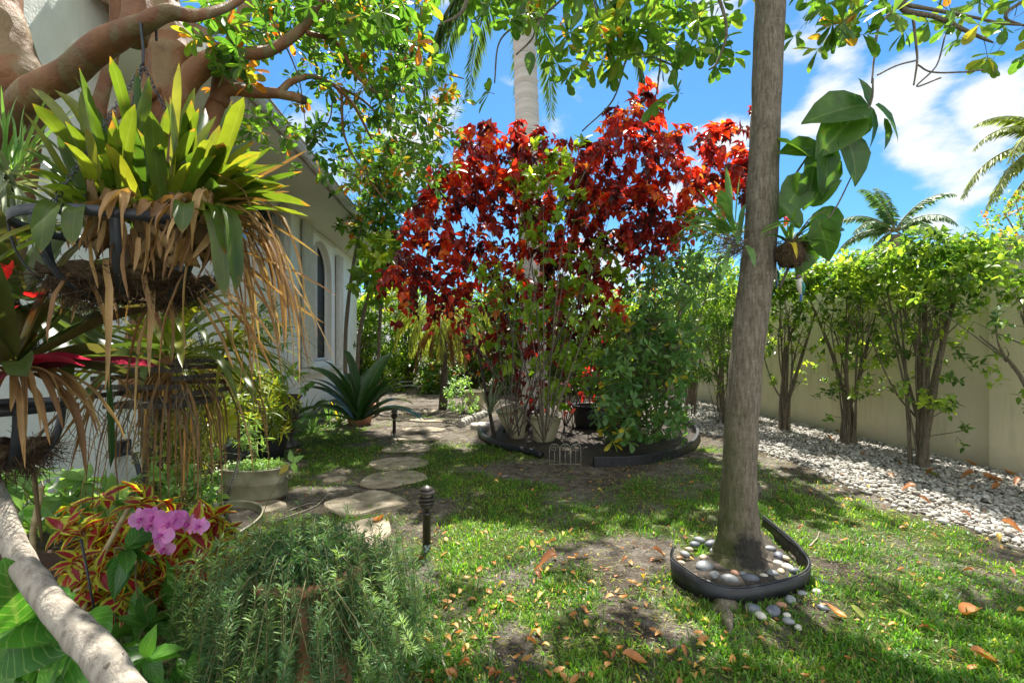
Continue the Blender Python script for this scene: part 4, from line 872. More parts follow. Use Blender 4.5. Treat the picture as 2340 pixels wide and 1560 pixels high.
def make_peel_tree():
    t = thing('smooth_bark_tree', 'leaning tree with smooth peeling orange bark and small glossy leaves at the upper left', 'tree', P(-380, 790, 1.75) * [1, 1, 0])
    m = MB()
    def tb(pts, n=40, sides=20, w=.10):
        c = curve([np.append(P(x, y, d), r) for x, y, d, r in pts], n); m.tube(c[:, :3], c[:, 3], sides, wob=w, rnd=rng.random())
    tb([(-420, 1900, 1.75, .09), (-300, 1300, 1.75, .085), (-70, 800, 1.72, .08), (8, 520, 1.7, .068), (18, 300, 1.68, .082), (28, 200, 1.66, .098), (8, 90, 1.65, .082), (-25, -60, 1.65, .075), (-40, -500, 1.7, .07)], 60, 28)
    m.build('trunk', MT['peel'], t)
    m = MB()
    tb([(-10, 330, 1.62, .04), (60, 222, 1.5, .042), (150, 170, 1.45, .040), (240, 100, 1.4, .036), (330, 55, 1.35, .026), (385, 28, 1.35, .021), (450, 35, 1.4, .016), (540, 5, 1.5, .012), (640, -90, 1.6, .008)], 50, 20)
    tb([(300, 90, 1.38, .036), (312, 40, 1.4, .038), (318, -40, 1.42, .038), (330, -200, 1.45, .035)], 20, 20)
    tb([(330, 900, 2.5, .11), (365, 620, 2.45, .10), (372, 330, 2.4, .095), (388, 190, 2.4, .088), (395, 110, 2.4, .098), (385, 40, 2.4, .07), (370, -40, 2.4, .065), (360, -400, 2.4, .06)], 50, 24)
    tb([(345, 330, 2.42, .05), (350, 200, 2.42, .05), (345, 60, 2.42, .045), (350, -60, 2.4, .04)], 30, 16)
    tb([(200, 420, 2.0, .035), (215, 300, 2.0, .032), (232, 220, 2.0, .026), (258, 120, 2.0, .024), (270, 0, 2.0, .026), (272, -100, 2.0, .024)], 30, 14)
    tb([(230, 290, 2.05, .018), (300, 235, 2.2, .028), (370, 200, 2.35, .032)], 16, 12)
    tb([(380, 300, 2.35, .05), (430, 185, 2.35, .052), (490, 130, 2.4, .045), (535, 95, 2.45, .036), (560, 20, 2.5, .03), (575, -80, 2.5, .025)], 34, 18)
    tb([(500, 240, 2.5, .045), (510, 170, 2.5, .042), (540, 130, 2.5, .036), (620, 115, 2.6, .03), (690, 65, 2.7, .026), (725, 10, 2.7, .022), (745, -60, 2.7, .02)], 36, 16)
    tb([(480, 330, 2.5, .05), (490, 250, 2.5, .045), (520, 205, 2.5, .035), (580, 212, 2.55, .028), (640, 215, 2.6, .026), (690, 228, 2.65, .024)], 30, 16)
    tb([(640, 210, 2.6, .02), (670, 185, 2.65, .018), (730, 178, 2.75, .012), (800, 230, 2.9, .010), (850, 320, 3.0, .007)], 30, 10, .05)
    tb([(700, 75, 2.7, .016), (770, 100, 2.8, .012), (820, 180, 2.9, .009), (900, 240, 3.0, .006)], 26, 8, .05)
    tb([(725, 10, 2.7, .014), (800, -10, 2.9, .012), (880, 60, 3.0, .009), (960, 150, 3.2, .006), (1060, 180, 3.3, .004)], 26, 8, .05)
    tb([(730, 178, 2.75, .010), (830, 230, 3.1, .008), (900, 300, 3.2, .006), (960, 330, 3.3, .004), (1040, 300, 3.4, .003)], 26, 8, .05)
    tb([(780, 210, 2.9, .009), (790, 320, 3.0, .007), (850, 420, 3.1, .005), (900, 480, 3.2, .003)], 26, 8, .05)
    m.build('branch', MT['peel'], t)
    m = MB(); m.tube([P(686, 227, 2.64), P(697, 229, 2.66)], [.025, .022], 14); m.build('cut_stub', MT['barkd'], t)
    lf = MB(); tw = MB()
    pA = [(560, -60), (960, -60), (960, 60), (970, 120), (1020, 190), (1050, 260), (1030, 330), (1010, 400), (950, 450), (900, 420), (830, 310), (760, 240), (680, 150), (600, 90), (560, 40)]
    A = region(pA, 420, 2.7, 4.6, 1 / 75, .46, 3)
    B = region([(520, 220), (700, 260), (740, 330), (830, 400), (760, 395), (700, 360), (640, 350), (590, 300), (530, 260)], 42, 2.8, 3.8, 1 / 60, .4, 4)
    C = region([(560, -60), (900, -60), (980, 40), (930, 110), (800, 100), (650, 70)], 70, 2.2, 2.9, 1 / 60, .4, 6)
    D = region([(420, 10), (520, 0), (600, 60), (600, 130), (560, 170), (500, 80)], 26, 2.0, 2.5)
    sprays(lf, tw, np.vstack([A, B]), T_OB, .078, 9, .17, .0, .2, .002, 0, 1, True)
    sprays(lf, tw, np.vstack([C, D]), T_OB, .085, 8, .14, .0, .2, .002, 0, .95, True)
    # crown above the picture
    n = 420; q = np.column_stack([rng.uniform(-4.5, .6, n * 3), rng.uniform(.6, 6.5, n * 3), rng.uniform(3.6, 6.8, n * 3)])
    k = (q[:, 2] > CAMH + .75 * q[:, 1] + .2) & (vnoise(q[:, 0] * .8, q[:, 1] * .8 + 4, 78) > .46); q = q[k][:n]
    sprays(lf, tw, q, T_OB, .09, 10, .3, .2, .2, .003, 0, .9)
    # twigs hanging from the frame top
    for (x0, y0, x1, y1, d) in ((840, 0, 830, 330, 3.0), (900, 60, 985, 330, 3.2), (800, 130, 880, 300, 3.0), (620, 40, 700, 300, 2.7), (880, 250, 1030, 340, 3.2), (760, 230, 700, 330, 3.0)):
        tw.tube([P(x0, y0, d), P((x0 + x1) / 2 + 20, (y0 + y1) / 2, d), P(x1, y1, d)], [.005, .004, .002], 5, n=14)
    lf.build('crown', MT['can'], t); tw.build('twig', MT['twig'], t)
make_peel_tree()

# ---- the second leafy tree between house and red shrub (crown x 760-1000, y 330-560)
def slim_trees():
    for i, (pts, lab) in enumerate((([(790, 905, 9.2), (790, 760, 9.2), (805, 620, 9.1), (825, 520, 9.0), (850, 440, 9.0)], 'slim brown stemmed tree nearest the arched window'),
                                    ([(815, 900, 9.0), (822, 760, 9.0), (850, 640, 8.9), (866, 520, 8.8), (880, 420, 8.8)], 'slim forward leaning tree right of the one by the window'),
                                    ([(862, 895, 9.6), (868, 740, 9.6), (875, 620, 9.5), (880, 560, 9.5)], 'thin dark knobbly stem tree farthest right of the slim group'))):
        t = thing('slim_tree', lab, 'tree', G(pts[0][0], 790 + 1540 / pts[0][2]), 'slim trees beside the house')
        m = MB(); m.tube([G(pts[0][0], 790 + 1540 / pts[0][2], -.02)] + [P(*p) for p in pts], np.linspace(.05, .018, len(pts) + 1), 8, n=30, wob=.15, rnd=i / 3); lf = MB(); tw = m
        poly = [[(770, 430), (800, 340), (860, 320), (900, 380), (900, 480), (860, 540), (800, 540), (775, 500)], [(850, 340), (940, 340), (1010, 400), (1000, 480), (930, 540), (870, 560), (840, 500)], [(830, 560), (880, 540), (905, 580), (895, 650), (850, 680), (825, 620)]][i]
        A = region(poly, (210, 210, 60)[i], 7.8, 9.8, 1 / 40, .36, i + 2)
        sprays(lf, tw, A, T_OV, (.13, .13, .2)[i], 9, .28, .1, .1, .004, 0 if i < 2 else .3, 1, True)
        lf.build('crown', MT['can'] if i < 2 else MT['back'], t); tw.build('trunk', MT['bark2'], t)
slim_trees()

# ---- royal palm
def royal():
    t = thing('royal_palm', 'royal palm with smooth pale ringed trunk rising behind the red shrub', 'palm tree', G(1215, 790 + 1540 / 10.4) )
    d = 10.4; m = MB(); H = [0, .4, 1.5, 3, 4.5, 5.8, 6.8, 7.6, 8.5]; xs = [1222, 1222, 1219, 1214, 1210, 1206, 1203, 1200, 1196]
    pts = [np.array([(x - 1170) / F * d, d, h]) for x, h in zip(xs, H)]; rr = [.36, .30, .265, .26, .265, .262, .255, .245, .235]
    c = curve(np.column_stack([pts, rr]), 260); ridge = .006 * np.sin(c[:, 2] * 2 * np.pi / .16) + .004 * np.sin(c[:, 2] * 2 * np.pi / .27)
    m.tube(c[:, :3], c[:, 3] + ridge, 32)
    mt, tt, b, out = mat_new('palm trunk ringed'); w = N(tt, 'ShaderNodeTexWave', bands_direction='Z', wave_profile='SAW'); w.inputs['Scale'].default_value = .95; w.inputs['Distortion'].default_value = 2.2; w.inputs['Detail'].default_value = 4; w.inputs['Detail Scale'].default_value = 1.5
    g = N(tt, 'ShaderNodeNewGeometry'); tt.links.new(g.outputs['Position'], w.inputs[0])
    cc = ramp(tt, w.outputs['Fac'], [(.0, (.26, .25, .23)), (.08, (.50, .48, .45)), (.5, (.60, .58, .55)), (1, (.54, .52, .49))]); cc = mixc(tt, M('MULTIPLY', noise(tt, 1, 7, .7, posmap(tt, (9, 9, 40))), .45, t=tt), cc, (.40, .38, .35))
    tt.links.new(cc, b.inputs['Base Color']); b.inputs['Roughness'].default_value = .8; bump(tt, b, w.outputs['Fac'], .35, .02)
    m.build('trunk', mt, t)
    top = c[-1, :3]; m = MB(); m.lathe([(.235, 0), (.24, .5), (.19, 1.1), (.12, 1.8)], top, 24); m.build('crownshaft', MT['stemg'], t)
    fr = MB(); rc = MB(); top = top + [0, 0, 1.5]
    for i in range(15):
        a = i * 2.4 + .3; el = [.9, .5, .15, -.15][i % 4]
        frond(fr, rc, top, [math.cos(a) * math.cos(el), math.sin(a) * math.cos(el), math.sin(el)], 3.8, .62, 90, .62, .075, .8, .035, .7, .4)
    for dx, dy, ll, el in ((-1, -.25, 4.2, .5), (-.75, -.6, 3.9, .3), (-.9, .4, 4.2, .2), (1, -.2, 4.8, .6), (.8, -.6, 4.9, .4), (.95, .3, 5.0, .5)):
        frond(fr, rc, top + [0, 0, -.25], [dx, dy, el], ll, .72, 120, .75, .075, 1.3, .035, .5, .3)
    fr.build('frond', MT['palm'], t); rc.build('rachis', MT['stemg'], t)
royal()
def coconut():
    d = 24; t = thing('coconut_palm', 'distant coconut palm with star shaped crown above the hedge', 'palm tree', P(2040, 790, d) * [1, 1, 0]); c = P(2045, 528, d)
    m = MB(); m.tube([P(2025, 790, d) * [1, 1, 0], P(2030, 700, d), P(2040, 600, d), c + [0, 0, -.2]], [.35, .25, .2, .22], 10, n=20); m.build('trunk', MT['bark2'], t)
    fr = MB(); rc = MB()
    for x, y, dd in ((-1.2, .45, -.3), (-1.1, 0.05, .5), (-.95, -.55, -.3), (-.45, 1.1, 0), (-.02, 1.3, .3), (.55, 1.0, -.4), (1.15, .5, .2), (1.25, .15, -.3), (.95, -.3, .5), (-.5, .4, 1.2), (.4, .5, -1.2), (.3, .6, 1.1), (-.8, .9, .6)):
        frond(fr, rc, c, [x, dd, y + .25], 2.9, .5, 75, .62, .17, .55, .05, .8, .4)
    fr.build('frond', MT['palmg'], t); rc.build('rachis', MT['stemg'], t)
coconut()
def datepalm():
    d = 17; t = thing('date_palm', 'feathery golden green palm fronds entering at the right edge of the sky', 'palm tree', P(2440, 790, d) * [1, 1, 0]); c = P(2450, 330, d)
    m = MB(); m.tube([P(2450, 790, d) * [1, 1, 0], P(2450, 600, d), c], [.35, .3, .3], 10, n=12); m.build('trunk', MT['bark2'], t)
    fr = MB(); rc = MB()
    for x, z, y, L_ in ((-1, .75, .1, 3.6), (-1, .45, -.3, 3.9), (-1, .25, .2, 4.2), (-1, .05, -.1, 4.0), (-1, -.15, .2, 3.6), (-.8, 1.1, .3, 3.2), (-.7, .3, -.8, 3.2), (-.3, 1.2, -.2, 3), (.8, .6, 0, 3), (1, .2, .4, 3), (-.6, -.4, .3, 3)):
        frond(fr, rc, c, [x, y, z], L_, .42, 120, .55, .13, .45, .045, .55, .4)
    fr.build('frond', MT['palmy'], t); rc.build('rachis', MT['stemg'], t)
datepalm()
def sidetree():
    d = 13; t = thing('bushy_tree', 'small leaved tree tinged orange beyond the wall at the right edge', 'tree', P(2380, 790, d) * [1, 1, 0])
    m = MB(); m.tube([P(2380, 790, d) * [1, 1, 0], P(2370, 620, d), P(2350, 500, d)], [.1, .07, .03], 8, n=12)
    for a in ((2290, 480), (2320, 460), (2400, 450), (2300, 530)): m.tube([P(2365, 600, d), P(*a, d)], [.04, .01], 6)
    m.build('trunk', MT['bark2'], t); lf = MB()
    A = region([(2250, 490), (2300, 455), (2360, 440), (2460, 440), (2460, 640), (2330, 600), (2280, 545)], 230, 12, 14.5, 1 / 30, .35, 3)
    sprays(lf, None, A, T_LO, .12, 9, .3, .2, 0, .004, .3, 1); lf.build('crown', MT['can'], t)
sidetree()

# ---- hedge trees along the wall: bare stems, clipped leafy tops
HT = [(2405, 4.15, 2345, 2.12, 'clipped hedge tree cut by the right edge of the wall view'), (2105, 5.5, 2130, 2.46, 'thickest multi stemmed hedge tree, a yellow leaf at its foot'), (1945, 6.84, 1925, 2.52, 'multi stemmed hedge tree with a leafy shoot low on its left'),
      (1795, 7.9, 1805, 2.45, 'hedge tree standing just right of the near trunk'), (1650, 10.0, 1670, 2.45, 'hedge tree seen just left of the near trunk'), (1580, 11.6, 1600, 2.35, 'hedge tree half hidden behind the green shrub'), (1520, 13.4, 1530, 2.3, 'farthest hedge tree of the row by the wall')]
def hedges():
    for i, (px, d, ptx, H, lab) in enumerate(HT):
        b = np.array([(px - 1170) / F * d, d, 0.]); b[2] = gz(b[0], b[1])
        t = thing('hedge_tree', lab, 'tree', b, 'hedge trees along the garden wall')
        m = MB(); tw = m; lf = MB(); u = np.array([-DS, DC, 0]); v = np.array([DC, DS, 0]); tips = []
        ns = [10, 15, 12, 9, 8, 7, 6][i]; wid = [.7, .66, .6, .48, .55, .6, .6][i]
        for s in range(ns):
            a = rng.uniform(0, 2 * np.pi); r0 = rng.uniform(0, .11); f = rng.uniform(-1, 1)
            base = b + u * r0 * math.cos(a) + v * r0 * math.sin(a); top = b + u * f * wid + v * rng.uniform(-.45, .3); hh = rng.uniform(.70, .93) * H
            top[2] = hh; k1 = base * .92 + top * .08; k1[2] = rng.uniform(.15, .55); k2 = base * .55 + top * .45; k2[2] = rng.uniform(.9, 1.4)
            k2 += rng.normal(0, .04, 3); rad = rng.uniform(.009, .022) if s > 1 else .034
            m.tube([base - [0, 0, .04], k1, k2, top], [rad * 1.15, rad, rad * .75, rad * .3], 8, n=22, wob=.25, rnd=rng.random()); 
            for w in range(4):
                q = k2 + (top - k2) * rng.uniform(.1, .8); e = q + np.array([*rng.normal(0, .16, 2), rng.uniform(.1, .5)]); e[2] = min(e[2], H - .05)
                tw.tube([q, (q + e) / 2 + rng.normal(0, .03, 3), e], [.007, .005, .002], 5, n=6); tips.append(e)
        n = [120, 380, 330, 250, 240, 220, 200][i]
        q = b + np.outer(rng.uniform(-1, 1, n) * wid * 1.25, u) + np.outer(rng.uniform(-.55, .38, n), v); q[:, 2] = H - np.abs(rng.normal(0, .14, n)) + .07 * (vnoise(q[:, 0] * 4, q[:, 1] * 4, 6) - .3)
        q2 = b + np.outer(rng.uniform(-1, 1, n // 2) * wid * 1.1, u) + np.outer(rng.uniform(-.5, .3, n // 2), v); q2[:, 2] = rng.uniform(.75, H, n // 2); q2 = q2[vnoise(q2[:, 0] * 5 + i * 7, q2[:, 2] * 5, 4) > .45]
        sprays(lf, tw, np.vstack([q, q2, tips]), T_OV if i < 4 else T_LO, .082, 9, .16, .35, .1, .0022, 0, 1)
        for (sx, sy, ex, ey) in ([(.0, .5, .35, .75), (.1, .35, .55, .45), (-.1, .6, -.35, .8)] if i in (1, 2) else [(.0, .5, .3, .9)]):
            p0 = b + u * 0 + v * sx * .3 + [0, 0, sy]; p1 = b - v * ex * (1 if i == 2 else -.6) - u * .2 + [0, 0, ey]
            tw.tube([p0, (p0 + p1) / 2, p1], [.006, .005, .002], 5, n=8); sprays(lf, tw, [p1, (p0 + p1) / 2 * .4 + p1 * .6, p1 + rng.normal(0, .05, 3)], T_OV, .07, 6, .12, .2, .1, .002, .1, .8)
        lf.build('crown', MT['hedge'], t); m.build('trunk', MT['bark2'], t)
hedges()

# ================================================================ SHRUBS
def shrub_stems(m, bases, tips, r0=.018, bow=.25, n=14):
    for t in tips:
        b = bases[rng.integers(len(bases))]; k = b * .45 + t * .55; k[2] = b[2] + (t[2] - b[2]) * rng.uniform(.35, .6); k[:2] = b[:2] + (t[:2] - b[:2]) * rng.uniform(.2, .5)
        m.tube([b, k, t], [r0, r0 * .6, r0 * .2], 6, n=n, wob=.15, rnd=rng.random())
pots_b = [G(1165, 1000, .38), G(1243, 1010, .36)]
def red_shrub():
    t = thing('red_copperleaf_shrub', 'tall open shrub with drooping copper red leaves growing out of the cream pots', 'shrub', G(1205, 1005))
    poly = [(905, 590), (930, 520), (950, 440), (1000, 400), (1030, 340), (1100, 280), (1150, 310), (1250, 300), (1290, 350), (1340, 320), (1390, 300), (1410, 230), (1480, 200), (1510, 260), (1500, 340), (1540, 300), (1600, 320), (1680, 280), (1725, 260), (1730, 470), (1650, 470), (1580, 520), (1500, 560), (1440, 620), (1400, 700), (1300, 680), (1150, 660), (1050, 690), (940, 660), (895, 630)]
    # columns of leaves climbing the long shoots
    tips = region(poly, 70, 5.9, 8.0, 1 / 80, .3, 9)
    for x, y in ((1125, 290), (1110, 330), (1225, 310), (1215, 345), (1270, 330), (1450, 225), (1480, 230), (1500, 290), (1430, 260), (1470, 280), (1350, 330), (1630, 300), (1560, 330), (1700, 290), (1690, 330), (1600, 350), (1570, 370), (1040, 350), (1030, 430), (965, 490), (940, 540), (910, 590), (920, 620), (1640, 330), (1385, 330)):
        tips = np.vstack([tips, P(x, y, rng.uniform(6.0, 7.2))])
    m = MB(); shrub_stems(m, [pots_b[0], pots_b[1], pots_b[0] + [.1, .1, 0], G(1200, 985, .05), G(1345, 965, .2), G(1290, 980, .05), G(1150, 990, .05)], tips[::2], .008, n=18)
    for (a, b_) in (((1190, 1000, 7), (1380, 700, 6.8)), ((1420, 800, 6.9), (1530, 560, 6.6)), ((1130, 1000, 6.9), (1090, 790, 6.9))): m.tube([P(*a), P(*b_)], [.03, .015], 8)
    lf = MB(); tw = m
    A = np.vstack([tips, region(poly, 640, 5.9, 8.0, 1 / 60, .44, 12)])
    sprays(lf, tw, A, T_RED, .118, 12, .30, .3, .55, .004, .0, 1, False)
    low = region([(940, 640), (1300, 620), (1440, 680), (1390, 820), (1310, 960), (1190, 960), (1090, 800)], 150, 6.3, 7.6, 1 / 50, .45, 3)
    sprays(lf, tw, low, T_RED, .11, 6, .2, .1, .4, .004, 0, .6); sprays(lf, tw, [P(885, 715, 6.3), P(900, 735, 6.3), P(1180, 880, 6.6), P(1250, 900, 6.5)], T_HEART, .12, 5, .12, .1, .4, .004, .3, .7)
    lf.build('foliage', MT['red'], t); tw.build('stem', MT['barkd'], t)
red_shrub()
def lime_shrub():
    t = thing('lime_green_shrub', 'lime green leaved shrub tangled through the middle of the red shrub', 'shrub', G(1250, 1003))
    A = np.vstack([region([(1175, 350), (1240, 330), (1330, 340), (1310, 420), (1370, 430), (1330, 560), (1240, 600), (1170, 470)], 80, 5.7, 6.4, 1 / 40, .42, 3), region([(1080, 600), (1400, 560), (1450, 700), (1330, 900), (1200, 930), (1110, 760)], 170, 5.8, 6.6, 1 / 40, .45, 5)])
    m = MB(); shrub_stems(m, [pots_b[1], G(1250, 1000, .05), G(1180, 990, .05), G(1310, 985, .05)], A[::9], .008); lf = MB(); tw = m; sprays(lf, tw, A, T_OV, .13, 7, .16, .2, .25, .003, 0, 1, True); lf.build('foliage', MT['lime'], t); tw.build('stem', MT['bark2'], t)
lime_shrub()
def clusia():
    t = thing('round_leaf_shrub', 'dense round leaved blue green shrub with some yellow leaves beside the black pot', 'shrub', G(1440, 1010))
    poly = [(1370, 990), (1375, 850), (1400, 780), (1440, 720), (1470, 640), (1530, 570), (1600, 480), (1650, 470), (1690, 540), (1640, 640), (1600, 720), (1570, 820), (1560, 900), (1560, 980), (1500, 1000), (1430, 1005)]
    A = np.vstack([region(poly, 330, 5.7, 7.0, 1 / 50, .36, 3), region([(1370, 1000), (1375, 820), (1460, 720), (1560, 760), (1560, 985)], 150, 5.5, 6.2)])
    m = MB(); shrub_stems(m, [G(1450, 1010, 0), G(1400, 1005, 0), G(1500, 1000, 0)], A[::7], .018)
    lf = MB(); tw = m; sprays(lf, tw, A, T_OB, .125, 8, .18, .35, .05, .005, 0, .87, True); lf.build('foliage', MT['mid'], t); tw.build('stem', MT['bark2'], t)
clusia()
def misc_shrubs():
    def sh(name, lab, base, poly, n, d0, d1, T, ls, mat, nl=8, sl=.25, rlo=0, rhi=1, thr=.35, r0=.012, group=None, stem='bark2', whorl=False, droop=.1, cat='shrub', every=6):
        t = thing(name, lab, cat, base, group); A = region(poly, n, d0, d1, 1 / 45, thr, int(base[0] * 10) % 50)
        m = MB(); shrub_stems(m, [base, base + [.08, .05, 0], base - [.08, -.05, 0]], A[::every], r0, n=8); m.build('stem', MT[stem], t)
        lf = MB(); sprays(lf, None, A, T, ls, nl, sl, .3, droop, .003, rlo, rhi, whorl); lf.build('foliage', MT[mat], t); return t
    # behind the shrubs, closing the garden
    for i, (x0, x1, y0, d, mat, lab) in enumerate(((740, 900, 600, 14.5, 'back', 'yellow green bush beyond the slim trees by the house'), (850, 1010, 640, 15.5, 'back', 'sunlit bush behind the weeping palm'), (990, 1170, 660, 14, 'can', 'darker bush right behind the weeping palm'),
                                                  (1120, 1300, 610, 13.5, 'can', 'green bush behind the royal palm'), (1260, 1430, 640, 13.5, 'back', 'green bush behind the red shrub middle'), (1400, 1560, 650, 14.5, 'can', 'green bush behind the round leaf shrub'), (1530, 1700, 600, 15.5, 'hedge', 'pale bush at the far end of the wall'))):
        b = P((x0 + x1) / 2, 790, d + .8) * [1, 1, 0]
        sh('background_bush', lab, b, [(x0 - 20, 905), (x0 - 25, y0 + 60), ((x0 + x1) / 2 - 30, y0), ((x0 + x1) / 2 + 30, y0 + 10), (x1 + 20, y0 + 50), (x1 + 20, 905)], 800, d, d + 2, T_LO, .17, mat, 9, .35, 0, 1, .34, .02, 'bushes closing the far end of the garden')
    # bamboo like palms by the wall
    for i, (x0, x1, d, lab) in enumerate(((1605, 1700, 8.6, 'leafy lady palm clump between round leaf shrub and near trunk'), (1540, 1620, 9.4, 'lady palm clump behind the round leaf shrub'))):
        sh('lady_palm', lab, P((x0 + x1) / 2, 790, d) * [1, 1, 0], [(x0, 880), (x0, 600), ((x0 + x1) / 2, 560), (x1, 600), (x1, 880)], 120, d - .5, d + .5, T_LON, .2, 'hedge', 10, .2, 0, .8, .3, .01, 'lady palm clumps', every=8)
    # schefflera near the window wall
    sh('umbrella_plant', 'young umbrella plant with glossy hand shaped leaves against the white wall', G(648, 935), [(580, 680), (610, 670), (640, 740), (660, 760), (650, 800), (620, 830), (600, 780)], 14, 7.0, 7.6, T_LON, .2, 'mid', 8, .1, 0, .7, 0, .01, None, 'twig', True, .3, 'plant', 2)
    sh('umbrella_plant', 'low bright green young plant leaning right near the window ledge', G(625, 1000), [(640, 820), (690, 810), (720, 820), (700, 870), (640, 890), (600, 900)], 9, 6.3, 6.8, T_OV, .15, 'pale', 6, .1, 0, .7, 0, .008, None, 'twig', True, .2, 'plant', 2)
    # crotons
    sh('croton_bush', 'mottled yellow and green croton bush in the black pot behind the tub', G(600, 1030), [(510, 980), (505, 880), (540, 845), (590, 850), (640, 890), (660, 930), (655, 985), (600, 1000)], 150, 5.2, 6.3, T_LAN, .15, 'croton', 10, .14, 0, 1, 0, .01, None, 'twig', False, 0, 'shrub', 8)
    sh('croton_bush', 'darker croton bush below the green bromeliads', G(490, 1010), [(470, 960), (480, 900), (530, 870), (560, 930), (530, 1000), (480, 1020)], 60, 4.6, 5.4, T_LAN, .12, 'croton', 9, .12, 0, .5, 0, .01, None, 'twig', False, 0, 'shrub', 8)
misc_shrubs()

def strapplant(name, lab, c, n, Lr, w, mat, elev=(.3, 1.4), droop=1.2, az=(0, 6.283), rnd=(0, 1), blunt=.5, cat='plant', group=None, r0=.03, fold=.3, curl=.02):
    t = thing(name, lab, cat, c, group); m = MB()
    for i in range(n):
        a = rng.uniform(*az); e = rng.uniform(*elev); d = np.array([math.cos(a) * math.cos(e), math.sin(a) * math.cos(e), math.sin(e)])
        strap(m, np.array(c) + d * r0, d, rng.uniform(*Lr), w * rng.uniform(.8, 1.15), droop, 9, rng.uniform(*rnd), blunt, fold, 0, curl)
    m.build('leaf_rosette', MT[mat], t); return t
# bird nest fern / broad dark leaves in terracotta
strapplant('bird_nest_fern', 'dark glossy broad leaved plant in the terracotta pot under the arched window', G(820, 965, .35), 22, (.8, 1.15), .2, 'dark', (.45, 1.4), 1.0, rnd=(.2, 1), blunt=.55, r0=.05)
for i, (x, y, k, lab) in enumerate(((712, 990, 26, 'spidery strap leaved clump left of the path by the urn'), (750, 965, 30, 'dark strap leaved clump in front of the house corner bed'), (700, 955, 18, 'upright strap leaved clump against the house'), (775, 972, 20, 'small strap leaved clump beside the terracotta pot'))):
    strapplant('spider_lily', lab, G(x, y), k, (.3, .55), .03, 'pale' if i % 2 == 0 else 'mid', (.3, 1.4), 1.8, group='strap leaved clumps by the house')
# weeping palm over the path
def weeping():
    t = thing('weeping_palm', 'low palm with tattered fronds hanging over the end of the path', 'palm tree', G(1012, 940))
    m = MB(); b = G(1012, 940, -.05); m.tube([b, b + [.03, 0, .8], b + [0, .05, 1.65], b + [-.02, 0, 2.1]], [.085, .075, .07, .06], 12, n=20, wob=.2); m.build('trunk', MT['barkd'], t)
    fr = MB(); rc = MB(); dr = MB(); rd = MB(); top = b + [0, 0, 2.15]
    for i in range(15):
        a = i * 2.4; e = [.7, .35, .1][i % 3]
        frond(fr, rc, top, [math.cos(a) * math.cos(e), math.sin(a) * math.cos(e), math.sin(e)], rng.uniform(1.3, 1.75), 1.7, 46, .42, .06, .9, .012, .5, .6)
    for i in range(9):
        a = i * 2.4 + 1; frond(dr, rd, top + [0, 0, -.2], [math.cos(a), math.sin(a), -.2], rng.uniform(.9, 1.3), 2.6, 34, .35, .05, 1.2, .012, .35, .3)
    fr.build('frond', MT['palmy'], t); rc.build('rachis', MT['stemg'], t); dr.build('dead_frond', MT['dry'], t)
weeping()
strapplant('fan_palm', 'grey green spiky palm behind the leaning cream pot', G(1120, 945, .5), 40, (.35, .6), .025, 'grey', (-.1, 1.5), .6, blunt=.2)
strapplant('fan_palm', 'dark spiky palm head below the left end of the red shrub', P(945, 715, 8.5), 60, (.5, .8), .03, 'palm', (-.2, 1.4), .8, blunt=.2)
def shortbush():
    t = thing('variegated_shrub', 'small white flecked leafy shrub beside the far cream pot', 'shrub', G(1060, 940)); lf = MB(); A = region([(1020, 940), (1025, 870), (1060, 850), (1090, 880), (1095, 945)], 60, 8.5, 9.5)
    sprays(lf, None, A, T_LO, .07, 9, .15, .2, 0, .003, 0, 1); lf.build('foliage', MT['pale'], t); m = MB(); shrub_stems(m, [G(1060, 940)], A[::6], .008); m.build('stem', MT['twig'], t)
shortbush()
# ================================================================ POTS AND FITTINGS
def pot(name, lab, c, rb, rt, h, mat, ax=None, cat='pot', rim=.012, group=None, prof=None, sc=(1, 1), soil=True):
    t = thing(name, lab, cat, c, group); m = MB()
    pr = prof or [(rb, 0), (rb + (rt - rb) * .45, h * .4), (rt * .985, h * .8), (rt, h - .03)]
    out = [(0.001, 0)] + pr + [(rt + rim, h - .028), (rt + rim, h), (rt - .008, h), (rt - .015, h - .03), (rt - .02, h - .08), (.001, h - .082)]
    m.lathe(out, c, 40, ax, sc); m.build('body', mat, t)
    if soil:
        s = MB(); s.lathe([(rt - .022, h - .07), (rt * .5, h - .055), (.002, h - .05)], c, 30, ax, sc); s.build('soil', MT['soil'], t)
    return t
pot('flower_pot', 'cream glazed pot leaning to the left at the bed front', G(1180, 1008) + [0.05, 0, .03], .125, .215, .50, MT['cream'], ax=(-.28, -.05, 1), group='cream glazed pots')
pot('flower_pot', 'cream glazed pot standing nearly upright with a cracked rim, centre of the bed', G(1243, 1017), .13, .215, .41, MT['cream'], ax=(.06, .03, 1), group='cream glazed pots')
pot('flower_pot', 'far cream pot half hidden by white flecked leaves', G(1086, 940), .14, .24, .45, MT['cream'], group='cream glazed pots')
pot('nursery_pot', 'large black plastic nursery pot at the back of the bed', G(1348, 992), .21, .27, .47, MT['plastic'])
pot('terracotta_pot', 'terracotta pot holding the dark broad leaved plant', G(822, 968), .19, .27, .36, MT['terra'])
pot('nursery_pot', 'black pot holding the croton behind the tub', G(618, 1047), .15, .20, .30, MT['plastic'], rim=.02)
u = pot('garden_urn', 'dark pedestal urn standing by the house wall', G(655, 1022), .15, .17, .72, MT['bronze'], prof=[(.16, 0), (.16, .05), (.10, .10), (.07, .18), (.10, .24), (.15, .34), (.17, .55), (.165, .66), (.19, .69)], rim=.03)
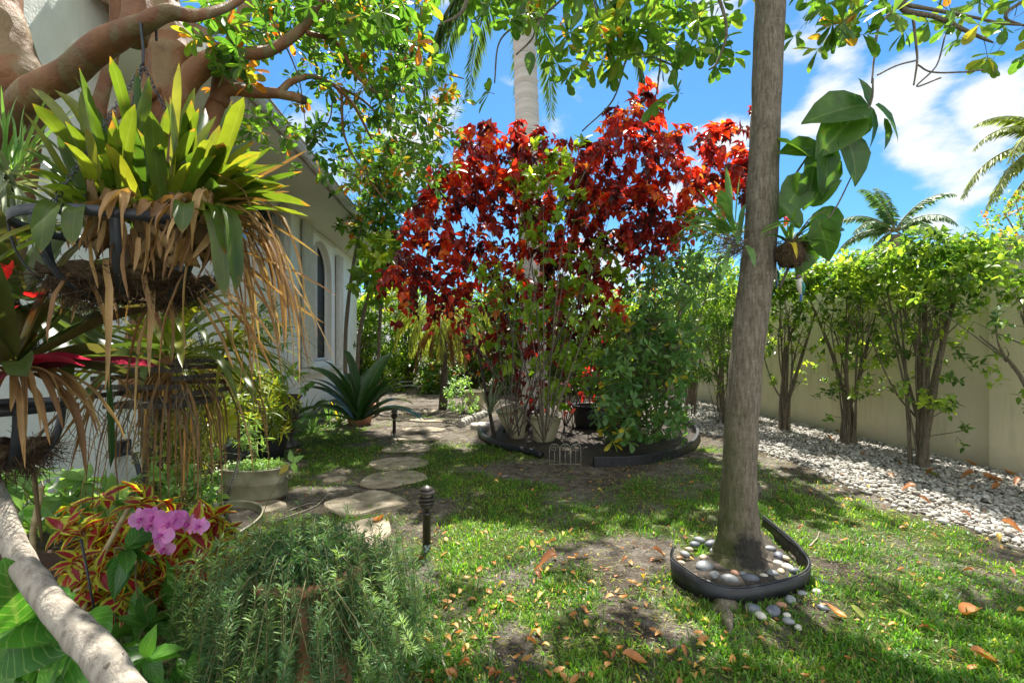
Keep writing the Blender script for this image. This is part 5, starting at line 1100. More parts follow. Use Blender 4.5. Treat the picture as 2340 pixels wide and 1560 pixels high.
# galvanised tub with slots for its handles
def tub(name, lab, c, rx, ry, h, label_group=None, tilt=None):
    t = thing(name, lab, 'tub', c, label_group); m = MB(); s = ry / rx
    pr = [(.001, 0), (rx * .93, 0), (rx * .935, .02), (rx * .955, h * .5), (rx * .972, h * .52), (rx * .958, h * .54), (rx * .974, h * .58), (rx * .96, h * .6), (rx * .976, h * .64), (rx * .965, h * .66), (rx, h - .012), (rx * 1.015, h - .008), (rx * 1.02, h), (rx * 1.0, h + .006), (rx * .985, h - .01), (rx * .97, h - .05), (.001, h - .052)]
    m.lathe(pr, c, 56, tilt, (1, s)); m.build('body', MT['galv'], t)
    sm = MB(); sm.lathe([(rx * .965, h - .045), (.002, h - .03)], c, 40, tilt, (1, s)); sm.build('soil', MT['soil'], t)
    for sg in (-1, 1):
        hd = MB(); q = np.array(c) + [sg * rx * 1.0, 0, h * .72]
        hd.tube([q + [0, -.04, 0], q + [sg * .015, -.04, -.02], q + [sg * .018, 0, -.035], q + [sg * .015, .04, -.02], q + [0, .04, 0]], .005, 6, n=12); hd.build('handle', MT['galv'], t)
    return t
tc_ = G(583, 1132, .03); tub('galvanised_tub', 'oval galvanised tub planted with bright weeds on a terracotta saucer', tc_, .305, .2, .27)
o = pot('plant_saucer', 'terracotta saucer under the galvanised tub', G(585, 1140) + [.02, .03, -.005], .19, .2, .035, MT['terra'], cat='saucer', soil=False, prof=[(.19, 0), (.2, .02)])
t = thing('tub_weeds', 'bright green seedlings and a leafy shoot filling the galvanised tub', 'plant', tc_ + [0, 0, .25]); lf = MB(); n = 900
a = rng.uniform(0, 6.28, n); r_ = np.sqrt(rng.random(n)) * .92; pos = tc_ + np.column_stack([.29 * r_ * np.cos(a), .19 * r_ * np.sin(a), .245 + rng.uniform(0, .06, n)])
inst(lf, T_LO, pos, rdir(n, .7), rdir(n, 2), rng.uniform(.018, .035, n), rng.random(n)); lf.build('foliage', MT['pale'], t)
lf = MB(); tw = MB(); A = region([(560, 1035), (560, 960), (590, 930), (620, 960), (610, 1035)], 12, 4.3, 4.6); sprays(lf, tw, A, T_LAN, .10, 8, .12, .5, .2, .003, .3, 1)
for q in A[::2]: tw.tube([tc_ + [0, 0, .24], (tc_ + [0, 0, .3] + q) / 2, q], [.004, .003, .002], 5)
lf.build('shoot_foliage', MT['pale'], t); tw.build('stem', MT['stemg'], t)
tub('galvanised_tub', 'second galvanised tub behind the coleus with only its curved rim showing', np.array([(447 - 1170) / F * 2.95, 2.95, 0]), .33, .47, .30)

# path lights
def bollard(c, lab, s=1.0):
    t = thing('path_light', lab, 'path light', c, 'low bronze path lights'); c = np.array(c)
    r = .0275 * s
    m = MB(); m.lathe([(.001, -.1), (r, -.1), (r, .245 * s), (r * 1.12, .246 * s), (r * 1.12, .262 * s), (r * .9, .266 * s), (.001, .268 * s)], c, 24); m.build('post', MT['bronze'], t)
    m = MB(); m.lathe([(r * 1.012, 0), (r * 1.012, .05 * s)], c, 24); m.build('worn_base', MT['wornpaint'], t)
    m = MB(); z = .268 * s; f = s
    m.lathe([(.001, z), (.013 * f, z), (.013 * f, z + .012 * f), (.03 * f, z + .024 * f), (.044 * f, z + .034 * f), (.046 * f, z + .055 * f), (.036 * f, z + .055 * f), (.001, z + .056 * f)], c, 32); m.build('cup', MT['bronze'], t)
    for k, rr in enumerate((.054, .056)):
        m = MB(); zz = z + (.062 + .026 * k) * f; m.lathe([(.034 * f, zz + .004 * f), (rr * f, zz - .004 * f), (rr * f, zz + .008 * f), (.036 * f, zz + .02 * f), (.034 * f, zz + .004 * f)], c, 32); m.build('louvre', MT['bronze'], t)
    m = MB(); m.lathe([(.032 * f, z + .05 * f), (.034 * f, z + .135 * f)], c, 24); m.build('lens', MT['lens'], t)
    for a in (0.4, 2.5, 4.6):
        m = MB(); q = c + [.043 * f * math.cos(a), .043 * f * math.sin(a), z + .05 * f]; m.tube([q, q + [0, 0, .09 * f]], .004 * f, 6); m.build('strut', MT['bronze'], t)
    m = MB(); zz = z + .135 * f; m.lathe([(.001, zz - .002), (.05 * f, zz - .004), (.062 * f, zz - .006 * f), (.063 * f, zz), (.045 * f, zz + .016 * f), (.042 * f, zz + .017 * f)], c, 36)
    m.lathe([(.046 * f, zz + .019 * f), (.046 * f, zz + .022 * f), (.026 * f, zz + .037 * f), (.006 * f, zz + .046 * f), (.0005, zz + .046 * f)], c, 36); m.build('cap', MT['bronze'], t)
MT['wornpaint'] = simple('worn verdigris paint', [(.0, (.03, .027, .025)), (.42, (.05, .045, .04)), (.5, (.28, .36, .34)), (1, (.48, .54, .52))], 22, .6)
MT['lens'] = simple('frosted amber lens', [(0, (.20, .18, .10)), (1, (.32, .29, .18))], 14, .25)
bollard(Gg(975, 1258), 'near bronze path light standing on the lawn beside the stepping stones', 1.0)
bollard(Gg(901, 995), 'far bronze path light at the left edge of the path', .93)

# iron plant stand, shepherd hook, coiled cable, grey post
m = MB(); b = G(555, 1300)
m.tube([P(548, 1300, 2.9) * [1, 1, 0], P(540, 1230, 2.9), P(490, 1120, 2.9), P(478, 1075, 2.9), P(500, 1040, 2.9), P(505, 1000, 2.9), P(490, 960, 2.9), P(470, 950, 2.9)], [.012, .012, .011, .010, .009, .008, .007, .006], 8, n=50)
m.tube([P(478, 1080, 2.9), P(500, 1075, 2.9), P(506, 1040, 2.9), P(490, 1010, 2.9)], .008, 8, n=16)
o = m.build('shepherd_hook', MT['rust'], loc=P(548, 1300, 2.9) * [1, 1, 0]); tag(o, 'rusty curled iron garden hook rising out of the coleus', 'garden hook')
ps = thing('plant_stand', 'scrolled black wire plant stand behind the galvanised tub', 'plant stand', G(540, 1105))
d = 4.9
for i in range(6):
    m = MB(); x = 490 + i * 17; y = 985 + (i % 3) * 18
    m.tube([P(x + 15 * math.cos(a) * (1 - a / 9), y + 18 * math.sin(a) * (1 - a / 9), d) for a in np.linspace(0, 7, 26)], .0035, 5); m.build('scroll', MT['iron'], ps)
m = MB(); m.tube([P(475, 940, d), P(530, 935, d), P(560, 960, d), P(562, 1040, d), P(555, 1105, d)], .006, 6, n=24); m.tube([P(490, 960, d), P(492, 1100, d)], .006, 6); m.tube([P(475, 1030, d), P(560, 1040, d)], .005, 6); m.build('frame', MT['iron'], ps)
m = MB(); a = np.linspace(0, 2 * np.pi * 32, 520); s = np.linspace(0, 1, 520)[:, None]; base = curve([P(550, 1035, 3.9), P(540, 1070, 3.7), P(528, 1110, 3.5), P(512, 1160, 3.3)], 520)
m.tube(base + np.column_stack([.011 * np.cos(a), .011 * np.sin(a), 0 * a]), .0028, 5); o = m.build('coiled_cord', MT['plastic'], loc=P(512, 1160, 3.3)); tag(o, 'black coiled cord dangling before the galvanised tub', 'cord')
t = thing('wooden_post', 'thick grey post supporting the creeping vine near the white wall', 'post', P(357, 790, 2.75) * [1, 1, 0]); m = MB(); m.tube([P(357, 790, 2.75) * [1, 1, 0] - [0, 0, .05], P(352, 900, 2.75)], [.06, .055], 14, n=20, wob=.1); m.build('shaft', MT['barkd'], t)
# creeping fern curtain on the post
t = thing('creeping_fig', 'curtain of tiny leaved creeper covering the grey post', 'vine', P(400, 790, 2.8) * [1, 1, 0])
lf = MB(); A = region([(330, 780), (520, 790), (500, 900), (490, 1000), (460, 1090), (400, 1140), (340, 1110), (330, 980)], 700, 2.6, 3.1, 1 / 40, .3, 3)
sprays(lf, None, A, T_LO, .032, 12, .11, -.5, .3, .002, 0, 1); lf.build('foliage', MT['creep'], t) if 'creep' in MT else lf.build('foliage', leafmat('leaf creeper', [(0, (.08, .10, .015)), (1, (.26, .26, .04))], .45, 1.8), t)
m = MB()
for i in range(14): x = 340 + i * 12; m.tube([P(x, 780, 2.8), P(x + rng.normal(0, 8), 900, 2.8), P(x + rng.normal(0, 15), 1050, 2.8)], [.004, .003, .001], 5, n=10)
m.build('stem', MT['twig'], t)

# ================================================================ HANGING BASKETS AND BROMELIADS
def chainlink(m, p0, p1, ls=.019, wr=.0013):
    p0 = np.array(p0); p1 = np.array(p1); L = np.linalg.norm(p1 - p0); n = max(2, int(L / (ls * .72))); dr = (p1 - p0) / L; s0 = nrm(np.cross(dr, [.3, .9, .1])); s1 = np.cross(dr, s0)
    for i in range(n):
        c = p0 + dr * L * (i + .5) / n; s = s0 if i % 2 else s1; a = np.linspace(0, 2 * np.pi, 11)
        m.tube([c + dr * ls * .5 * math.cos(x) + s * ls * .27 * math.sin(x) for x in a], wr, 5, cap=False)
def basket(lab, c, R_, dep, hang, nrib=9, tilt=(0, 0), group='iron basket planters'):
    t = thing('hanging_basket', lab, 'hanging basket', c, group); c = np.array(c)
    def pt(a, f):  # f 0 rim .. 1 bottom
        r = R_ * math.cos(f * 1.25); z = -dep * math.sin(f * np.pi / 2)
        return c + np.array([r * math.cos(a), r * math.sin(a), z + (tilt[0] * r * math.cos(a) + tilt[1] * r * math.sin(a))])
    def band(m, pts, nor, w=.022, th=.004):
        p = np.array(pts); tt = nrm(np.gradient(p, axis=0)); nn = nrm(np.array(nor)); s = nrm(np.cross(tt, nn)); n = len(p)
        V = np.stack([p - s * w / 2, p + s * w / 2, p + s * w / 2 + nn * th, p - s * w / 2 + nn * th], 1); i = np.arange(n - 1)[:, None] * 4; j = np.arange(4)[None]; k = (j + 1) % 4
        m.add(V, [np.stack([i + j, i + 4 + j, i + 4 + k, i + k], -1).reshape(-1, 4)])
    m = MB(); aa = np.linspace(0, 2 * np.pi, 60); band(m, [pt(a, 0) for a in aa], [[math.cos(a), math.sin(a), 0] for a in aa]); m.build('rim', MT['iron'], t)
    for i in range(nrib):
        a = 2 * np.pi * i / nrib + .35; m = MB(); ff = np.linspace(0, 1, 14); band(m, [pt(a, f) for f in ff], [[math.cos(a) * math.cos(f), math.sin(a) * math.cos(f), -math.sin(f)] for f in ff], .018); m.build('rib', MT['iron'], t)
    m = MB(); prof = [(R_ * .93 * math.cos(f * 1.3), -dep * .95 * math.sin(f * np.pi / 2)) for f in np.linspace(.45, 1, 12)]; m.lathe(prof, c, 36)
    V = m.v[0]; V += rng.normal(0, .006, V.shape)
    for k in range(1100):
        a = rng.uniform(0, 6.28); f = rng.uniform(.5, 1); p = pt(a, f) * .97 + c * .03; d = nrm(rng.normal(0, 1, 3) + [math.cos(a) * .5, math.sin(a) * .5, -.5]); L = rng.uniform(.02, .07)
        m.tube([p, p + d * L * .5 + rng.normal(0, .006, 3), p + d * L + rng.normal(0, .012, 3)], .0007, 3, cap=False, rnd=.5)
    m.build('coir_liner', MT['coir'], t)
    if hang is not None:
        hang = np.array(hang)
        for a in (.5, 2.6, 4.7):
            m = MB(); chainlink(m, hang, pt(a, 0)); m.build('chain', MT['iron'], t)
        m = MB(); h = hang; m.tube([h, h + [0, 0, .05], h + [-.006, 0, .12], h + [-.004, .02, .155], h + [0, .045, .15], h + [0, .05, .10]], .0035, 6, n=24); m.build('hook', MT['iron'], t)
    return t
BC = P(305, 533, 1.20)
basket('iron strap basket packed with the big green bromeliads', BC, .215, .17, P(327, 150, 1.33), 9)
def bromeliad(name, lab, c, greens, dry, mat='brom', group=None):
    t = thing(name, lab, 'bromeliad', c, group); m = MB()
    for (p0, d, L, w, dr, rn, bl) in greens: strap(m, p0, d, L, w, dr, 12, rn, bl, .45, rng.uniform(-.8, .8), .03)
    m.build('leaf_rosette', MT[mat], t)
    if dry:
        m = MB()
        for (p0, d, L, w, dr, rn, kk) in dry: strap(m, p0, d, L, w, dr, 12, rn, .15, .8, rng.uniform(-1.5, 1.5), .05, kk)
        m.build('dry_leaves', MT['dry'], t)
    return t
def big_brom():
    g = []
    # (tip x, tip y, base x, width)
    tips = [(200, 250, 300), (185, 185, 270), (130, 195, 250), (330, 180, 320), (300, 165, 340), (425, 165, 390), (430, 220, 420), (515, 225, 440), (460, 235, 430), (270, 240, 300), (50, 260, 220), (140, 265, 240), (175, 300, 260), (600, 330, 430), (560, 310, 430), (640, 380, 450), (590, 345, 440), (670, 375, 450), (510, 320, 420),
            (400, 300, 370), (370, 330, 360), (280, 320, 300), (250, 340, 270), (350, 420, 350), (390, 430, 385), (440, 360, 420), (480, 350, 420), (645, 430, 440), (665, 440, 450), (620, 410, 440), (100, 330, 230), (70, 370, 210), (60, 470, 170), (40, 560, 160), (100, 440, 200), (45, 430, 190), (300, 380, 310), (330, 360, 330), (545, 365, 430), (570, 400, 440), (230, 400, 260), (420, 420, 400), (150, 380, 230), (190, 420, 240), (520, 270, 425), (480, 270, 410), (240, 280, 290), (360, 250, 350)]
    tips = tips + [(x + rng.normal(0, 38), y + rng.normal(25, 30), b + rng.normal(0, 12)) for x, y, b in tips + tips]
    for x, y, bx in tips:
        d1 = rng.uniform(.95, 1.35); p0 = P(bx + rng.normal(0, 12), 500 + rng.normal(0, 15), 1.2 + rng.uniform(-.1, .1)); e = P(x, y, d1); L = np.linalg.norm(e - p0) * 1.03
        dr = rng.uniform(.6, 1.6); dd = (e - p0) + np.array([0, 0, L * L * dr * .45]); g.append((p0, dd, L, rng.uniform(.020, .038), dr, rng.uniform(0, 1), rng.uniform(.55, .9)))
    # leaves bending over the rim
    for x, y, bx in ((170, 600, 180), (420, 600, 430), (500, 620, 470), (520, 690, 490), (475, 700, 460), (120, 640, 150), (500, 560, 480)):
        p0 = P(bx, 490, 1.05); e = P(x, y, .98); L = np.linalg.norm(e - p0) * 1.35; g.append((p0, (e - p0) * [1.3, 1, .1] + [0, -.02, .05], L, .034, 9, rng.uniform(.1, .5), .8))
    dry = []
    for i in range(17):   # folded over the front rim
        x = rng.uniform(225, 500); p0 = P(x, 470 + rng.normal(0, 12), 1.04); dry.append((p0, [rng.normal(0, .3), -.6, .4], rng.uniform(.05, .17), rng.uniform(.008, .028), rng.uniform(9, 20), rng.uniform(.0, .85), (.3, 1.2)))
    for i in range(40):   # long brown skirt, thickest at the right
        a = rng.uniform(0, 1); x = 455 + 90 * a; y = 480 + rng.normal(0, 30); ex = rng.uniform(.15, 1.1) ; dry.append((P(x, y, rng.uniform(1.0, 1.3)), [ex * 1.3 + .1, rng.normal(0, .25), rng.uniform(-1.2, .35)], rng.uniform(.22, .5), rng.uniform(.007, .015), rng.uniform(1, 7), rng.uniform(.1, .9), (rng.uniform(.2, .5), .9)))
    for (x0, y0, x1, y1) in ((520, 560, 770, 690), (510, 580, 745, 730), (530, 470, 725, 580), (500, 600, 680, 745), (540, 590, 650, 690), (480, 640, 660, 770), (460, 650, 600, 830), (470, 620, 640, 860), (460, 660, 560, 870), (450, 680, 520, 850), (520, 480, 660, 440), (540, 440, 700, 345)):
        p0 = P(x0, y0, 1.1); e = P(x1, y1, 1.15); dry.append((p0, (e - p0) + [0, 0, .02], np.linalg.norm(e - p0) * 1.02, .013, .8, rng.uniform(.3, .8), None))
    for i in range(15):
        x = rng.uniform(150, 460); dry.append((P(x, rng.uniform(560, 640), rng.uniform(1.05, 1.3)), [rng.normal(0, .4), -.2, -.5], rng.uniform(.15, .4), rng.uniform(.009, .02), 6, rng.uniform(.2, .9), (.5, .7)))
    for i in range(30):  # papery strips clasping the bases inside the straps
        x = rng.uniform(200, 500); dry.append((P(x, rng.uniform(500, 560), rng.uniform(1.02, 1.08)), [rng.normal(0, .25), -.12, -1], rng.uniform(.05, .12), rng.uniform(.008, .02), 1, rng.uniform(0, .8), None))
    bromeliad('bromeliad', 'largest clump of yellow green bromeliads with a skirt of straw coloured dead leaves', BC, g, dry)
    # bulbous pale bases seen through the basket straps
    t = thing('bromeliad_bulb', 'papery tan leaf bases bulging through the basket straps', 'bromeliad', BC); m = MB()
    for i in range(44):
        x = rng.uniform(205, 495); y = 615 - abs(x - 370) * .35 - rng.uniform(0, 85); r_ = rng.uniform(.010, .022); c = P(x, y, 1.12 + rng.uniform(-.05, .04)); m.lathe([(.001, -r_ * 2.2), (r_ * .45, -r_ * 1.4), (r_ * .8, -r_ * .6), (r_, .1 * r_), (r_ * .75, r_ * .7), (r_ * .5, r_ * 2.2), (.006, r_ * 4.5)], c, 12, (rng.normal(0, .45), -.3, 1), (1.2, .6)); m.v[-1][:] = m.v[-1] + rng.normal(0, .002, m.v[-1].shape); m.lf[-1][:, 0] = rng.uniform(0, .75)
    m.build('leaf_base', MT['dry'], t)
big_brom()
def fan(n, c, lens, w, mat_r, az, el, dr, bl=(.7, .9), pr=.02):
    out = []
    for i in range(n):
        a = rng.uniform(*az); e = rng.uniform(*el); d = np.array([math.cos(a) * math.cos(e), math.sin(a) * math.cos(e), math.sin(e)])
        out.append((np.array(c) + d * pr, d, rng.uniform(*lens), rng.uniform(*w), rng.uniform(*dr), rng.uniform(*mat_r), rng.uniform(*bl)))
    return out
def dryfan(n, c, lens, w, az, el, dr, pr=.05, rr=(.1, .9)):
    out = []
    for i in range(n):
        a = rng.uniform(*az); e = rng.uniform(*el); d = np.array([math.cos(a) * math.cos(e), math.sin(a) * math.cos(e), math.sin(e)])
        out.append((np.array(c) + d * pr * [1, 1, .3], d, rng.uniform(*lens), rng.uniform(*w), rng.uniform(*dr), rng.uniform(*rr), (rng.uniform(.2, .7), .6)))
    return out
# lower left basket with wine red and dark green leaves
BL = P(5, 930, 1.15); basket('lower left iron basket with a ball of coir, cut by the picture edge', BL, .115, .14, P(-60, 480, 1.35), 7)
ctr = P(30, 850, 1.15)
g = fan(16, ctr, (.24, .36), (.05, .068), (.0, .35), (-1.6, 1.2), (.1, 1.3), (.5, 2)) + fan(5, ctr, (.2, .3), (.04, .055), (.7, .8), (-1.2, .6), (-.05, .35), (.5, 1.5))
bromeliad('bromeliad', 'dark green bromeliad with magenta inner leaves in the lower left basket', ctr, g, dryfan(34, ctr, (.14, .30), (.010, .022), (-2.2, 1.0), (-.4, .4), (2, 9)), 'bromred')
ctr = P(50, 690, 1.3); g = fan(18, ctr, (.2, .32), (.05, .066), (.0, .25), (-2, 2), (-.6, 1.2), (.6, 2.5))
g += [(P(-20, 660, 1.2), [.5, -.2, .35], .1, .07, .5, .98, .8), (P(-30, 720, 1.18), [.7, -.2, .1], .09, .06, .5, 1, .8), (P(75, 680, 1.2), [.7, -.3, .12], .09, .06, .5, .98, .8), (P(-20, 620, 1.25), [.7, -.2, .1], .09, .04, .5, .98, .8)]
bromeliad('bromeliad', 'dark bromeliad with scarlet centre leaves at the left edge', ctr, g, [], 'bromred')
# air plant on the trunk
t = thing('air_plant', 'pale grey curling air plant fixed to the smooth trunk at the left edge', 'air plant', P(15, 440, 1.35)); m = MB()
for i in range(40):
    a = rng.uniform(-2.6, .6); e = rng.uniform(-.5, 1.4); strap(m, P(15 + rng.normal(0, 12), 430 + rng.normal(0, 25), 1.38), [math.cos(a) * math.cos(e) + .25, math.sin(a) * math.cos(e), math.sin(e)], rng.uniform(.12, .3), .016, rng.uniform(4, 16), 16, rng.random(), .05, .9, rng.uniform(-1, 1), .06)
m.build('leaf_rosette', MT['grey'], t)
t = thing('air_plant', 'spiky upright light green air plant above the curling grey one', 'air plant', P(20, 400, 1.36)); m = MB()
for i in range(26): strap(m, P(20 + rng.normal(0, 15), 400, 1.38), [rng.normal(.15, .45), rng.normal(0, .4), 1], rng.uniform(.12, .28), .012, rng.uniform(0, 2.5), 9, rng.random(), .05, .6, 0, .02)
m.build('leaf_rosette', MT['pale'], t)
# rear hanging bromeliads: slatted basket
RC = P(380, 800, 1.95)
t = thing('slatted_basket', 'dark slatted hanging basket behind the dead leaves', 'hanging basket', RC)
for k in range(5):
    for sgn in (-1, 1):
        m = MB(); z = RC[2] - .05 - .032 * k; x0, x1 = RC[0] - .16, RC[0] + .16; y = RC[1] + sgn * .15
        if k % 2: m.box(x0, x1, y - .009, y + .009, z, z + .018)
        else: m.box(RC[0] + sgn * .15 - .009, RC[0] + sgn * .15 + .009, RC[1] - .17, RC[1] + .17, z, z + .018)
        m.build('slat', MT['barkd'], t, False)
m = MB(); m.box(RC[0] - .14, RC[0] + .14, RC[1] - .14, RC[1] + .14, RC[2] - .22, RC[2] - .20); m.build('base', MT['barkd'], t, False)
for sx in (-1, 1):
    m = MB(); chainlink(m, RC + [sx * .15, 0, 0], P(330 + sx * 20, 330, 1.95)); m.build('chain', MT['iron'], t)
g = fan(60, RC + [0, 0, -.05], (.28, .50), (.022, .036), (.3, 1), (0, 6.28), (.0, 1.2), (1.5, 4), (.5, .8), .06)
bromeliad('bromeliad', 'narrow leaved yellow green bromeliads in the slatted rear basket', RC, g, dryfan(62, RC + [.02, 0, -.08], (.3, .62), (.008, .016), (0, 6.28), (-1.2, .1), (4, 11), .12, (0, .7)))
strapplant('bromeliad', 'thin leaved orange tipped bromeliad spilling right towards the wall', P(520, 790, 2.2), 34, (.25, .48), .022, 'brom', (-.2, .9), 2.2, (-1.3, 1.3), (.6, 1), .3, 'bromeliad')
m = MB(); strap(m, P(245, 850, 1.3), [.02, 0, -1], .26, .035, .2, 10, .1, .85, .3, .1, .005); o = m.build('hanging_leaf', MT['dark'], loc=P(245, 850, 1.3)); tag(o, 'single long dark green strap leaf hanging below the bromeliads', 'leaf')
# thin dead stalks and roots dangling over the white wall
t = thing('dangling_roots', 'tangle of thin brown stalks dangling in front of the white wall', 'roots', P(200, 900, 1.6)); m = MB()
for i in range(46):
    x = rng.uniform(130, 460); y = rng.uniform(880, 940); m.tube([P(x, y, 1.7), P(x + rng.normal(0, 18), y + 50, 1.7), P(x + rng.normal(0, 40), y + rng.uniform(70, 190), 1.68)], [.0022, .0016, .0006], 4, n=10)
m.build('stalk', MT['twig'], t)
m = MB()
for (x0, y0, x1, y1, w) in ((235, 870, 120, 1050, .012), (215, 900, 150, 1080, .010), (175, 920, 180, 1070, .012), (150, 880, 200, 1040, .008), (220, 1000, 235, 1420, .0)):
    if w: strap(m, P(x0, y0, 1.5), P(x1, y1, 1.5) - P(x0, y0, 1.5), np.linalg.norm(P(x1, y1, 1.5) - P(x0, y0, 1.5)), w * 1.6, .3, 10, .15, .3, .6, .5, .03)
m.build('dead_leaf', MT['dry'], t)

# epiphytes on the near trunk
ep = P(1805, 575, 3.05); t = thing('epiphyte_basket', 'nest of dry roots with orchid stems strapped to the right side of the near trunk', 'orchid nest', ep); m = MB()
m.lathe([(.001, -.10), (.06, -.085), (.085, -.03), (.075, .03), (.03, .06), (.001, .065)], ep, 20); m.v[0][:] += rng.normal(0, .006, m.v[0].shape)
for i in range(420):
    a = rng.uniform(0, 6.28); z = rng.uniform(-.1, .07); r_ = .085 * math.sqrt(max(0, 1 - (z / .11) ** 2)); p = ep + [r_ * math.cos(a), r_ * math.sin(a), z]; d = nrm(rng.normal(0, 1, 3)); L = rng.uniform(.03, .1)
    m.tube([p - d * L / 2, p + [.01 * math.cos(a), .01 * math.sin(a), 0], p + d * L / 2], .0011, 3, cap=False)
m.build('root_ball', MT['coir'], t); m = MB()
for x, y in ((1885, 585), (1850, 600), (1840, 540), (1870, 505), (1890, 480), (1800, 610), (1845, 650)): m.tube([ep, P((1805 + x) / 2, (575 + y) / 2 - 25, 3.0), P(x, y, 3.0)], [.005, .004, .002], 5, n=10)
m.build('stem', MT['twig'], t); m = MB()
for i in range(26): strap(m, ep + [0, 0, .04], [rng.normal(.35, .5), rng.normal(-.3, .4), rng.uniform(.1, 1)], rng.uniform(.12, .30), .03, rng.uniform(1, 4), 8, rng.uniform(0, 1), .4, .4)
m.build('leaf', MT['mid'], t)
ep = P(1690, 560, 3.05); t = thing('tree_orchid', 'leafy orchid clump strapped to the left side of the near trunk', 'orchid', ep); m = MB()
for i in range(150): 
    p = ep + rng.normal(0, .035, 3); m.tube([p, p + nrm([rng.normal(-.9, .7), rng.normal(0, .6), rng.normal(-.1, .6)]) * rng.uniform(.05, .2)], [.0022, .001], 4)
m.build('root_ball', MT['twig'], t); m = MB()
for i in range(22):
    d = np.array([rng.normal(-.6, .5), rng.normal(-.2, .4), rng.uniform(-.2, 1)]); strap(m, ep + nrm(d) * rng.uniform(.05, .25), d, rng.uniform(.15, .28), .042, rng.uniform(2, 5), 8, rng.uniform(0, .85), .5, .4)
for (x, y, x1, y1) in ((1680, 530, 1640, 430), (1680, 540, 1600, 425), (1670, 500, 1660, 380), (1680, 520, 1690, 400), (1670, 560, 1650, 640)):
    a = P(x, y, 3.0); e = P(x1, y1, 3.0); strap(m, a, e - a, np.linalg.norm(e - a), .045, .5, 8, rng.uniform(.3, .8), .5, .3)
m.build('leaf', MT['mid'], t)

# bird ornaments
MT['bwhite'] = simple('painted white', [(0, (.55, .50, .42)), (1, (.66, .62, .54))], 30, .4)
MT['bteal'] = simple('painted teal', [(0, (.02, .16, .14)), (1, (.03, .26, .22))], 30, .35)
MT['bblue'] = simple('painted blue', [(0, (.03, .08, .25)), (1, (.05, .13, .36))], 30, .35)
MT['bbrown'] = simple('painted brown', [(0, (.10, .07, .05)), (1, (.16, .12, .09))], 30, .4)
def bird(c, lab, s=1.0, fl=1):
    t = thing('bird_ornament', lab, 'bird ornament', c, 'painted bird ornaments'); c = np.array(c)
    q = lambda x, y, z: c + np.array([x * fl, y, z]) * s
    m = MB(); m.tube([q(-.008, 0, .055), q(0, 0, .045), q(.004, 0, .025), q(.008, 0, 0), q(.012, 0, -.03), q(.014, 0, -.055)], np.array([.004, .016, .020, .021, .014, .004]) * s, 16, n=24); m.build('body', MT['bwhite'], t)
    m = MB(); m.tube([q(.012, 0, .06), q(0, 0, .062), q(-.012, 0, .058), q(-.02, 0, .054)], np.array([.004, .016, .013, .004]) * s, 14, n=16); m.build('head', MT['bbrown'], t)
    m = MB(); m.tube([q(-.016, 0, .054), q(-.03, 0, .050), q(-.045, 0, .047)], np.array([.006, .005, .001]) * s, 10, n=10); m.build('beak', MT['iron'], t)
    for sy in (-1, 1):
        m = MB(); m.tube([q(.006, sy * .014, .03), q(.016, sy * .019, .005), q(.018, sy * .014, -.03), q(.018, sy * .006, -.05)], np.array([.006, .010, .008, .002]) * s, 12, n=16); m.build('wing', MT['bteal'], t)
    m = MB(); m.tube([q(.014, 0, -.04), q(.012, 0, -.07), q(.008, 0, -.095)], np.array([.008, .008, .004]) * s, 10, n=10); m.build('tail', MT['bblue'], t)
    m = MB(); m.tube([q(0, 0, .075), q(.01, 0, .2), q(.0, 0, .42)], .0008, 4); m.build('hanging_wire', MT['iron'], t)
bird(P(1826, 655, 3.0), 'painted bird ornament with teal wings hanging in front of the hedge', 1.0)
bird(P(1771, 628, 3.25), 'second painted bird ornament mostly hidden at the right edge of the near trunk', .9)

